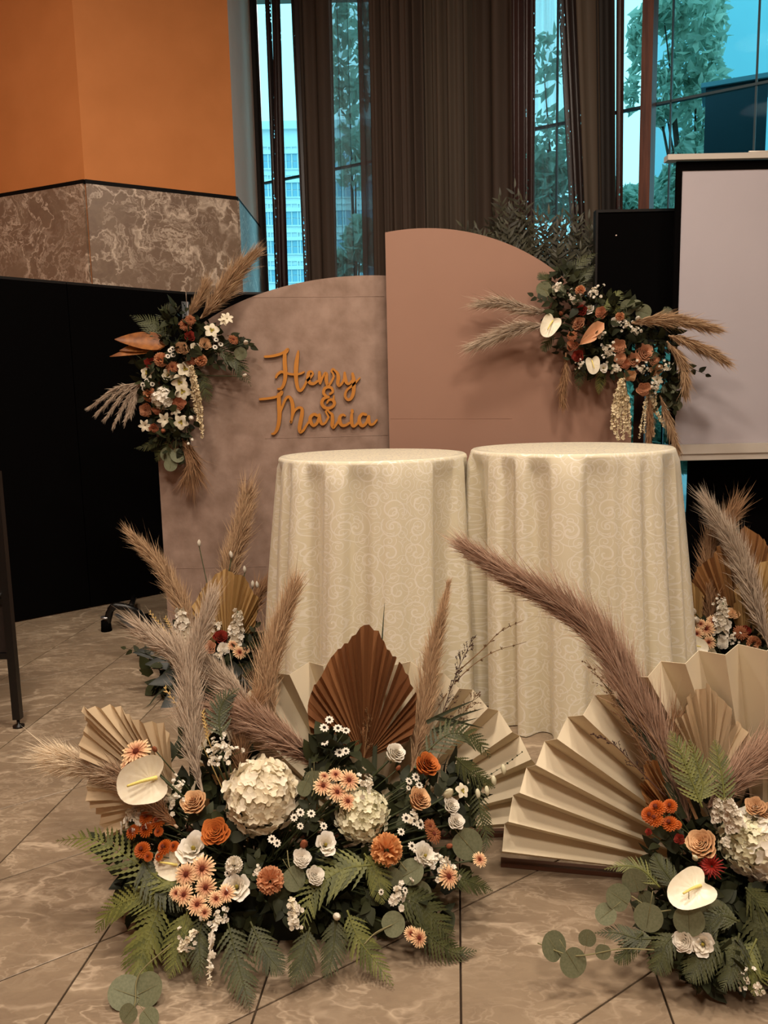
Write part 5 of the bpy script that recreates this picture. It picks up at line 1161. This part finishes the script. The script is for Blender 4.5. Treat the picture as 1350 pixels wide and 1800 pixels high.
eucalyptus(A, [(1150, 1670), (1090, 1668), (1010, 1680), (945, 1658)], [(974, 1664, 26, 235, 0), (1006, 1690, 26, 60, 0), (1032, 1650, 16, 280, .0), (1060, 1672, 14, 100, 0)], -.02)

# ================================================================== rear left and rear right floor arrangements
f2 = gp(375, 1215); cx, cy = f2[0], 3.45
A = Arr(thing('floor_arrangement', (cx, cy, 0), 'small floor arrangement at the foot of the suede board with brown palm', 'flower arrangement', 'floor flower arrangements'),
        (cx, cy, .12), lambda x, y: 3.20 + (1230 - y) * .0018, (cx, cy, .10))
bb = B().box((cx - .16, cy - .09, 0), (cx + .16, cy + .09, .07)); bb.box((cx - .14, cy - .08, .07), (cx + .14, cy + .08, .12)); bb.build('foam_tray', M_tray, A.r, smooth=False)
filler(A, [(400, 1150, 45, 35, .10), (430, 1150, 30, 40, .1), (350, 1180, 60, 35, .1), (300, 1190, 45, 30, .05), (390, 1200, 60, 30, .05), (330, 1120, 35, 30, .12)], 26, 70, None, 3)
palm(A, (398, 1160), (397, 1000), [(348, 1110), (338, 1065), (355, 1035), (380, 1008), (398, 1000), (425, 1012), (455, 1050), (450, 1100), (440, 1130)], M_palmg, .12, .014, 14, 0, stem=(392, 1210), label='golden brown dried palm leaf')
pampas(A, [(345, 1120), (320, 1065), (285, 1000), (234, 944)], 46, 'tan', 3600, .0, .02, .34, .02, tip=.4)
pampas(A, [(395, 1060), (405, 1000), (418, 950), (432, 882)], 58, 'tan', 3000, .0, .16, .42, .10, tip=.7)
pampas(A, [(420, 1120), (440, 1080), (452, 1050), (470, 1030)], 36, 'brown', 1500, .0, .12, .3, .1)
for x, y in ((406, 975), (430, 1001), (412, 1019), (444, 1027), (350, 955), (452, 1028)): 
    o_ = flower(A, 'bud_w', x, y, 7, .1, (rnd.uniform(-.2, .2), 0, 1), True); o_['label'] = 'pale bunny tail seed head'
flower(A, 'stock', 327, 1130, 62, .04, (-.12, 0, 1)); flower(A, 'stock', 414, 1128, 56, .03, (.12, 0, 1))
for k, x, y, r in (('rose_dark_red', 388, 1119, 15), ('rose_terracotta', 368, 1138, 14), ('rose_white', 393, 1140, 12), ('mum', 409, 1134, 10), ('mum', 421, 1147, 13), ('mum', 432, 1142, 8), ('stat', 380, 1098, 16), ('stat', 385, 1150, 12), ('stat', 355, 1110, 14), ('stat', 372, 1085, 12)): flower(A, k, x, y, r)
for a, b in (((335, 1165), (262, 1160)), ((345, 1200), (285, 1260)), ((330, 1190), (270, 1195)), ((340, 1175), (290, 1130)), ((360, 1210), (320, 1258)), ((420, 1180), (440, 1200)), ((315, 1150), (240, 1140)), ((380, 1170), (430, 1190))):
    leaf(A.r, 'leaf', 'big_leaf', lambda: leaf_mesh(.24, .25, .3, 9, 5), mat_big if 'mat_big' in globals() else globals().setdefault('mat_big', mat('glossy_dark_leaf', '1c2016', '12150e', 8, .42, spec=.3)), A.p(*a, .05), np.maximum(A.p(*b, -.05), [-9, -9, .02]), nrm(CAM - A.p(*a) + np.array([0, 0, 1.5])), 'broad glossy dark leaf')
wheat(A, (300, 1120), (262, 1075), 0, 5); wheat(A, (310, 1120), (290, 1085), 0, 5)
for p_ in ([(340, 1150), (300, 1130), (260, 1140)], [(430, 1150), (445, 1120), (450, 1080)], [(300, 1160), (260, 1150), (222, 1140)]): leafspray(A, p_, 22, 8, .26, None, .0)
blade(A, [(340, 1220), (290, 1210), (246, 1262)], 5); blade(A, [(420, 1160), (405, 1080), (400, 1010)], 4, M_dry, .05, 'thin dry stalk')

f3 = gp(1290, 1165); cx, cy = f3[0], 3.72
A = Arr(thing('floor_arrangement', (cx, cy, 0), 'rear floor arrangement by the low black panel with large copper palm leaves', 'flower arrangement', 'floor flower arrangements'),
        (cx, cy, .12), lambda x, y: 3.52 + (1160 - y) * .0012, (cx, cy, .10))
bb = B().box((cx - .18, cy - .09, 0), (cx + .2, cy + .09, .07)); bb.box((cx - .16, cy - .08, .07), (cx + .18, cy + .08, .12)); bb.build('foam_tray', M_tray, A.r, smooth=False)
filler(A, [(1240, 1130, 40, 30, .08), (1290, 1130, 50, 35, .08), (1340, 1140, 45, 40, .08), (1265, 1090, 35, 25, .12), (1260, 1170, 60, 30, .05)], 22, 70, None, 4)
palm(A, (1300, 1140), (1310, 925), [(1225, 1060), (1215, 1020), (1240, 985), (1270, 955), (1312, 925), (1345, 950), (1375, 1000), (1380, 1050)], M_palmd, .16, .014, 15, 0, stem=(1290, 1165), label='large copper dried palm leaf')
palm(A, (1310, 1150), (1360, 1000), [(1290, 1090), (1290, 1040), (1320, 1000), (1360, 980), (1400, 1010), (1410, 1080)], M_palmg, .08, .014, 13, 0, label='golden dried palm leaf')
palm(A, (1225, 1140), (1215, 1010), [(1185, 1090), (1182, 1040), (1196, 1005), (1212, 1018), (1240, 1050), (1248, 1090)], M_palmg, .14, .010, 10, 0, label='narrow golden dried palm leaf')
pampas(A, [(1250, 1120), (1246, 1050), (1250, 980), (1278, 920)], 52, 'brown', 3600, .0, .06, .3, .1, tip=.7)
pampas(A, [(1355, 1150), (1325, 1050), (1300, 980), (1262, 915)], 52, 'beige', 4600, .05, -.10, .26, .12, 'pale pampas plume leaning left across the palm', tip=.6)
flower(A, 'stock', 1264, 1112, 56, .02, (.05, -.1, 1))
for k, x, y, r in (('mum', 1242, 1105, 15), ('mum', 1225, 1114, 12), ('mum', 1254, 1092, 12), ('mum', 1246, 1129, 13), ('mum', 1264, 1104, 11), ('mum', 1232, 1097, 10), ('bud_w', 1219, 1074, 10), ('bud_w', 1224, 1090, 13), ('rose_white', 1269, 1130, 12), ('rose_white', 1276, 1098, 11), ('rose_peach', 1288, 1078, 13), ('carn_d', 1325, 1130, 14), ('mum_b', 1302, 1112, 14), ('rose_dark_red', 1312, 1108, 10), ('orchid', 1204, 1098, 12), ('stat', 1268, 1060, 14), ('ran', 1250, 1148, 11), ('stat', 1288, 1122, 12)): flower(A, k, x, y, r)
anthurium(A, 1216, 1134, 28, 20, -.03)

# ================================================================== hanging arrangements on the two boards
c1 = at(305, 655, YL)
A = Arr(thing('hanging_arrangement', tuple(c1), 'flower arrangement fixed on the left edge of the suede board', 'flower arrangement', 'flowers fixed on the boards'), c1 + (0, .05, 0), lambda x, y: YL - .11, c1 + (0, -.03, 0))
A.ymax = YL - .004
bb = B().box((c1[0] - .05, YL - .05, c1[2] - .16), (c1[0] + .06, YL - .001, c1[2] + .16)); bb.build('foam_block', M_tray, A.r, smooth=False)
filler(A, [(300, 640, 50, 45, .02), (330, 610, 50, 40, .02), (290, 700, 45, 45, .02), (310, 740, 40, 35, .02), (360, 600, 40, 30, .02), (270, 660, 30, 40, .0), (300, 775, 30, 25, .02), (320, 560, 30, 25, .0)], 19, 60, None, 5)
pampas(A, [(352, 560), (378, 530), (400, 500), (432, 463)], 42, 'tan', 3600, .0, -.02, .26, .0, 'golden pampas plume pointing up to the right', tip=.45)
pampas(A, [(330, 560), (342, 540), (352, 525), (356, 510)], 28, 'tan', 1200, .0, -.01, .3, .0)
for k, e in enumerate(((163, 712), (175, 722), (190, 730), (203, 742), (222, 735), (232, 722))): pampas(A, [(250, 672), ((250 + e[0]) / 2, (672 + e[1]) / 2 - 10), e], 11, 'beige', 720, .2, -.02 - .004 * k, .22, .2, tip=.6, label='drooping beige grass plume')
pampas(A, [(320, 770), (330, 790), (335, 810), (330, 830)], 40, 'brown', 1200, .0, .0, .3, .1)
for a, b, w_ in (((292, 606), (200, 592), .20), ((292, 607), (208, 612), .15), ((290, 610), (190, 622), .10)): leaf(A.r, 'leaf', 'dried_leaf%s' % w_, lambda w_=w_: leaf_mesh(w_, .35, .1, 9, 5), M_mag, A.p(*a, -.02), A.p(*b, -.05), (0, -1, .5), 'dried brown magnolia leaf')
for p_, w_ in (([(300, 600), (278, 580), (258, 565), (228, 554)], 34), ([(385, 625), (410, 632), (425, 650), (442, 680)], 30), ([(345, 650), (355, 670), (362, 690), (368, 710)], 26), ([(300, 570), (290, 555), (300, 540), (310, 535)], 22), ([(370, 610), (395, 620), (415, 650), (430, 672)], 26), ([(290, 770), (270, 778), (255, 785), (236, 788)], 18), ([(300, 770), (290, 790), (280, 800), (275, 812)], 20)): fern(A, p_, w_, M_fernd, .0, 16)
for p_ in ([(390, 610), (410, 605), (430, 600)], [(360, 640), (390, 640), (415, 645)], [(280, 640), (255, 640), (235, 630)], [(300, 760), (320, 790), (328, 830)], [(400, 590), (425, 600), (440, 608)]): leafspray(A, p_, 20, 8, .3, None, .0)
eucalyptus(A, [(310, 760), (308, 790), (300, 815)], [(295, 798, 13, 120, 0), (312, 800, 13, 60, 0), (300, 816, 12, 100, -.01), (308, 750, 12, 70, 0), (422, 622, 12, -30, 0), (245, 697, 11, 160, 0)])
for k, x, y, r in (('tub', 399, 560, 12), ('tub', 393, 564, 10), ('mum_b', 326, 571, 12), ('mum_b', 335, 562, 10), ('orchid', 372, 581, 14), ('rose_tan', 320, 612, 14), ('ran', 345, 612, 12), ('rose_tan', 361, 604, 12), ('rose_rust', 337, 632, 11), ('carn_d', 353, 633, 12), ('mum_b', 410, 597, 10), ('carn_d', 283, 632, 14), ('rose_dark_red', 263, 637, 11), ('orchid', 325, 649, 15), ('ran', 295, 659, 12), ('orchid', 259, 655, 13), ('orchid', 316, 672, 15), ('orchid', 321, 688, 15),
                   ('hyd_w', 286, 700, 20), ('rose_rust', 315, 708, 14), ('carn_d', 264, 694, 14), ('rose_terracotta', 256, 721, 14), ('tub', 290, 738, 14), ('orchid', 318, 742, 14), ('tub', 255, 748, 12), ('rose_rust', 269, 753, 10), ('bud_w', 336, 735, 10), ('bud_w', 430, 660, 7), ('rose_dark_red', 334, 590, 12), ('mum_b', 303, 645, 12), ('rose_rust', 276, 720, 10), ('tub', 308, 722, 10), ('bud_o', 287, 757, 9), ('bud_w', 331, 780, 6), ('bud_w', 338, 773, 6), ('bud_w', 432, 602, 9)): flower(A, k, x, y, r, -.045)
for x, y in ((299, 616), (304, 624), (295, 626), (303, 613), (380, 597), (388, 605), (378, 610), (251, 676), (258, 669), (268, 675), (253, 683)): flower(A, 'aster', x, y, 6, -.06)
for dx in (0, 4, 8, 12): beads(A, [(334 + dx * .4, 645), (338 + dx * .7, 680), (342 + dx, 712), (346 + dx * .8, 725 + dx * 3.5)], 3.2, None, -.06 - .003 * dx)

c2 = at(1085, 610, YR)
A = Arr(thing('hanging_arrangement', tuple(c2), 'flower arrangement fixed on the right edge of the tall peach board', 'flower arrangement', 'flowers fixed on the boards'), c2 + (0, .05, 0), lambda x, y: YR - .11, c2 + (0, -.03, 0))
A.ymax = YR - .004
bb = B().box((c2[0] - .16, YR - .05, c2[2] - .12), (c2[0] + .06, YR - .001, c2[2] + .10)); bb.build('foam_block', M_tray, A.r, smooth=False)
filler(A, [(1000, 540, 40, 40, .02), (1040, 560, 45, 40, .02), (1090, 600, 50, 40, .02), (1130, 630, 45, 40, .02), (1020, 610, 40, 35, .02), (1060, 640, 45, 30, .02), (1150, 590, 40, 25, .02), (990, 500, 30, 25, .02), (1150, 670, 35, 30, .02), (1170, 680, 25, 30, .0), (1080, 545, 35, 25, .02)], 19, 60, None, 6)
pampas(A, [(965, 550), (930, 545), (895, 535), (857, 534)], 32, 'beige', 2200, .0, -.01, .26, .12, tip=.5)
pampas(A, [(960, 572), (925, 575), (890, 585), (848, 601)], 36, 'beige', 2600, .0, -.03, .26, .12, tip=.5)
pampas(A, [(1110, 568), (1150, 563), (1195, 565), (1240, 573)], 34, 'tan', 2600, .0, -.05, .22, .15, tip=.5)
pampas(A, [(1175, 590), (1205, 600), (1235, 612), (1268, 630)], 30, 'tan', 2200, .0, -.06, .24, .2, tip=.4)
pampas(A, [(1172, 600), (1190, 622), (1200, 650), (1204, 680)], 26, 'tan', 1500, .0, -.05, .24, .2, tip=.5)
pampas(A, [(1160, 695), (1170, 725), (1180, 755), (1188, 782)], 22, 'tan', 1400, .0, -.03, .22, .1, tip=.5)
pampas(A, [(1140, 690), (1142, 720), (1142, 745), (1140, 772)], 20, 'brown', 1200, .0, -.02, .22, .1, tip=.6)
pampas(A, [(995, 620), (993, 650), (990, 680), (990, 700)], 22, 'brown', 1000, .0, .0, .2, .1, tip=.4)
for p_, w_ in (([(1000, 520), (1015, 495), (1030, 480), (1046, 465)], 26), ([(1055, 545), (1075, 530), (1085, 520), (1092, 512)], 22), ([(1050, 540), (1075, 540), (1095, 550), (1108, 562)], 24), ([(975, 590), (965, 600), (958, 610), (955, 618)], 18), ([(1020, 640), (1020, 655), (1018, 670), (1016, 690)], 18), ([(1055, 650), (1056, 665), (1054, 680), (1052, 694)], 16), ([(1160, 560), (1168, 552), (1172, 546), (1176, 540)], 16), ([(970, 500), (960, 490), (952, 486), (945, 484)], 18), ([(990, 490), (1010, 470), (1030, 455), (1050, 445)], 22)): fern(A, p_, w_, None if p_[0][0] in (1050, 1055) else M_fernd, .0, 15)
for p_ in ([(1180, 620), (1200, 640), (1240, 658)], [(1150, 600), (1175, 610), (1195, 600)], [(985, 530), (960, 530), (938, 520)], [(1170, 680), (1180, 700), (1185, 720)], [(1100, 590), (1130, 585), (1155, 590)], [(1010, 500), (1005, 480), (995, 465)]): leafspray(A, p_, 18, 8, .3, None, -.01)
eucalyptus(A, [(980, 530), (965, 520), (955, 505)], [(957, 509, 14, 200, 0), (982, 512, 13, -60, 0), (1102, 540, 14, 0, 0), (1130, 548, 14, 20, 0), (1118, 537, 10, -60, 0)])
eucalyptus(A, [(1165, 660), (1178, 690), (1185, 710)], [(1175, 685, 13, 90, 0), (1183, 700, 13, 60, 0), (1172, 705, 12, 120, 0), (1150, 715, 9, 120, .01), (1190, 712, 9, 40, 0), (1188, 672, 12, 40, 0)])
for k, x, y, r in (('rose_terracotta', 1016, 568, 14), ('rose_rust', 1057, 549, 12), ('rose_terracotta', 1088, 609, 15), ('rose_terracotta', 1134, 619, 18), ('rose_terracotta', 1114, 632, 15), ('rose_tan', 1154, 650, 13), ('rose_rust', 1006, 607, 12), ('rose_tan', 1108, 660, 12), ('rose_terracotta', 1132, 684, 14), ('carn_d', 1020, 510, 10), ('liz', 1035, 542, 11), ('liz', 1082, 565, 10), ('liz', 1061, 647, 9), ('ran', 1046, 582, 11), ('rose_terracotta', 1090, 630, 12), ('bud_w', 1121, 560, 9), ('tub', 1155, 668, 12), ('rose_dark_red', 1022, 545, 12), ('mum_b', 1006, 590, 10), ('rose_dark_red', 1015, 625, 12), ('bud_o', 986, 551, 8), ('rose_rust', 1100, 640, 11), ('carn_d', 1090, 556, 9), ('rose_terracotta', 1150, 632, 12)): flower(A, k, x, y, r, -.045)
for x, y, r in ((979, 505, 13), (1010, 525, 13), (1046, 514, 14), (1068, 612, 14), (1128, 647, 13), (1081, 647, 13), (1055, 588, 13), (1150, 680, 13), (1070, 625, 12), (1100, 572, 12), (1170, 645, 12), (1020, 640, 9), (1118, 580, 12)): flower(A, 'stat', x, y, r, -.05)
anthurium(A, 969, 569, 26, 120, -.06, (-.2, -1, .25)); anthurium(A, 1041, 638, 20, 80, -.06, (0, -1, .1)); 
for a, b in (((1062, 568), (1020, 600)), ((1050, 590), (1018, 604))): leaf(A.r, 'petal_leaf', 'curled_leaf', lambda: leaf_mesh(.22, .6, .25, 8, 5), FM['carn_d'], A.p(*a, -.07), A.p(*b, -.06), (0, -1, .3), 'curled apricot leaf')
for k in range(7): beads(A, [(1090 + k, 668), (1080 + k * 4, 700), (1076 + k * 5, 730), (1076 + k * 5, 752 + (k * 37) % 26)], 3.0, None, -.05 - .006 * (k % 3))
for k, (x, y) in enumerate(((1124, 768), (1132, 760), (1160, 740), (1150, 766), (1168, 752))): beads(A, [(1140 + k * 3, 690), ((1140 + x) / 2, 715), (x, y)], 2.4, None, -.02, label='thin cream tassel')

# ================================================================== olive tree behind the tall board
co = at(935, 470, 4.72)
A = Arr(thing('olive_tree', (co[0], 4.78, 0), 'olive tree rising behind the curved top of the peach board', 'tree'), (co[0], 4.78, 1.2), lambda x, y: 4.70 + .05 * sin(x * .3), (co[0], 4.78, 1.3))
B().lathe([(0, 0), (.16, 0), (.19, .34), (.20, .36), (.18, .36), (.17, .32), (0, .32)], 24, (co[0], 4.78, 0)).build('pot', M_blkm, A.r)
B().tube(spline([(co[0], 4.78, .3), (co[0] + .03, 4.78, .8), (co[0], 4.75, 1.55)], 10), np.linspace(.03, .018, 10), 8).build('trunk', M_bark, A.r)
g_ = np.random.default_rng(77)
ends = [(880, 345), (905, 330), (925, 352), (895, 365), (812, 398), (838, 402), (858, 395), (870, 380), (915, 385), (945, 372), (965, 378), (988, 375), (1005, 372), (1020, 392), (1035, 385), (1048, 398), (1040, 420), (1050, 445), (1020, 430), (990, 410), (960, 405), (935, 400), (1000, 450), (1030, 465), (975, 440), (950, 425), (905, 410), (880, 405), (1046, 475), (985, 395), (930, 420), (1010, 410)]
for k, e in enumerate(ends):
    s_ = (930 + (e[0] - 930) * .45, 480 + g_.uniform(-10, 10)) if e[0] < 960 else (985 + (e[0] - 985) * .3, 510)
    for rep in range(2):
        ee = (e[0] + g_.uniform(-10, 10) * rep, e[1] + g_.uniform(0, 16) * rep)
        leafspray(A, [s_ + (.0,), ((s_[0] + ee[0]) / 2 + g_.uniform(-12, 12), (s_[1] + ee[1]) / 2 + 4), ee], 25, 22, .11, M_olive, .03 * g_.uniform(-1, 1), 'olive_branch', 'olive branch', k * 3 + rep)
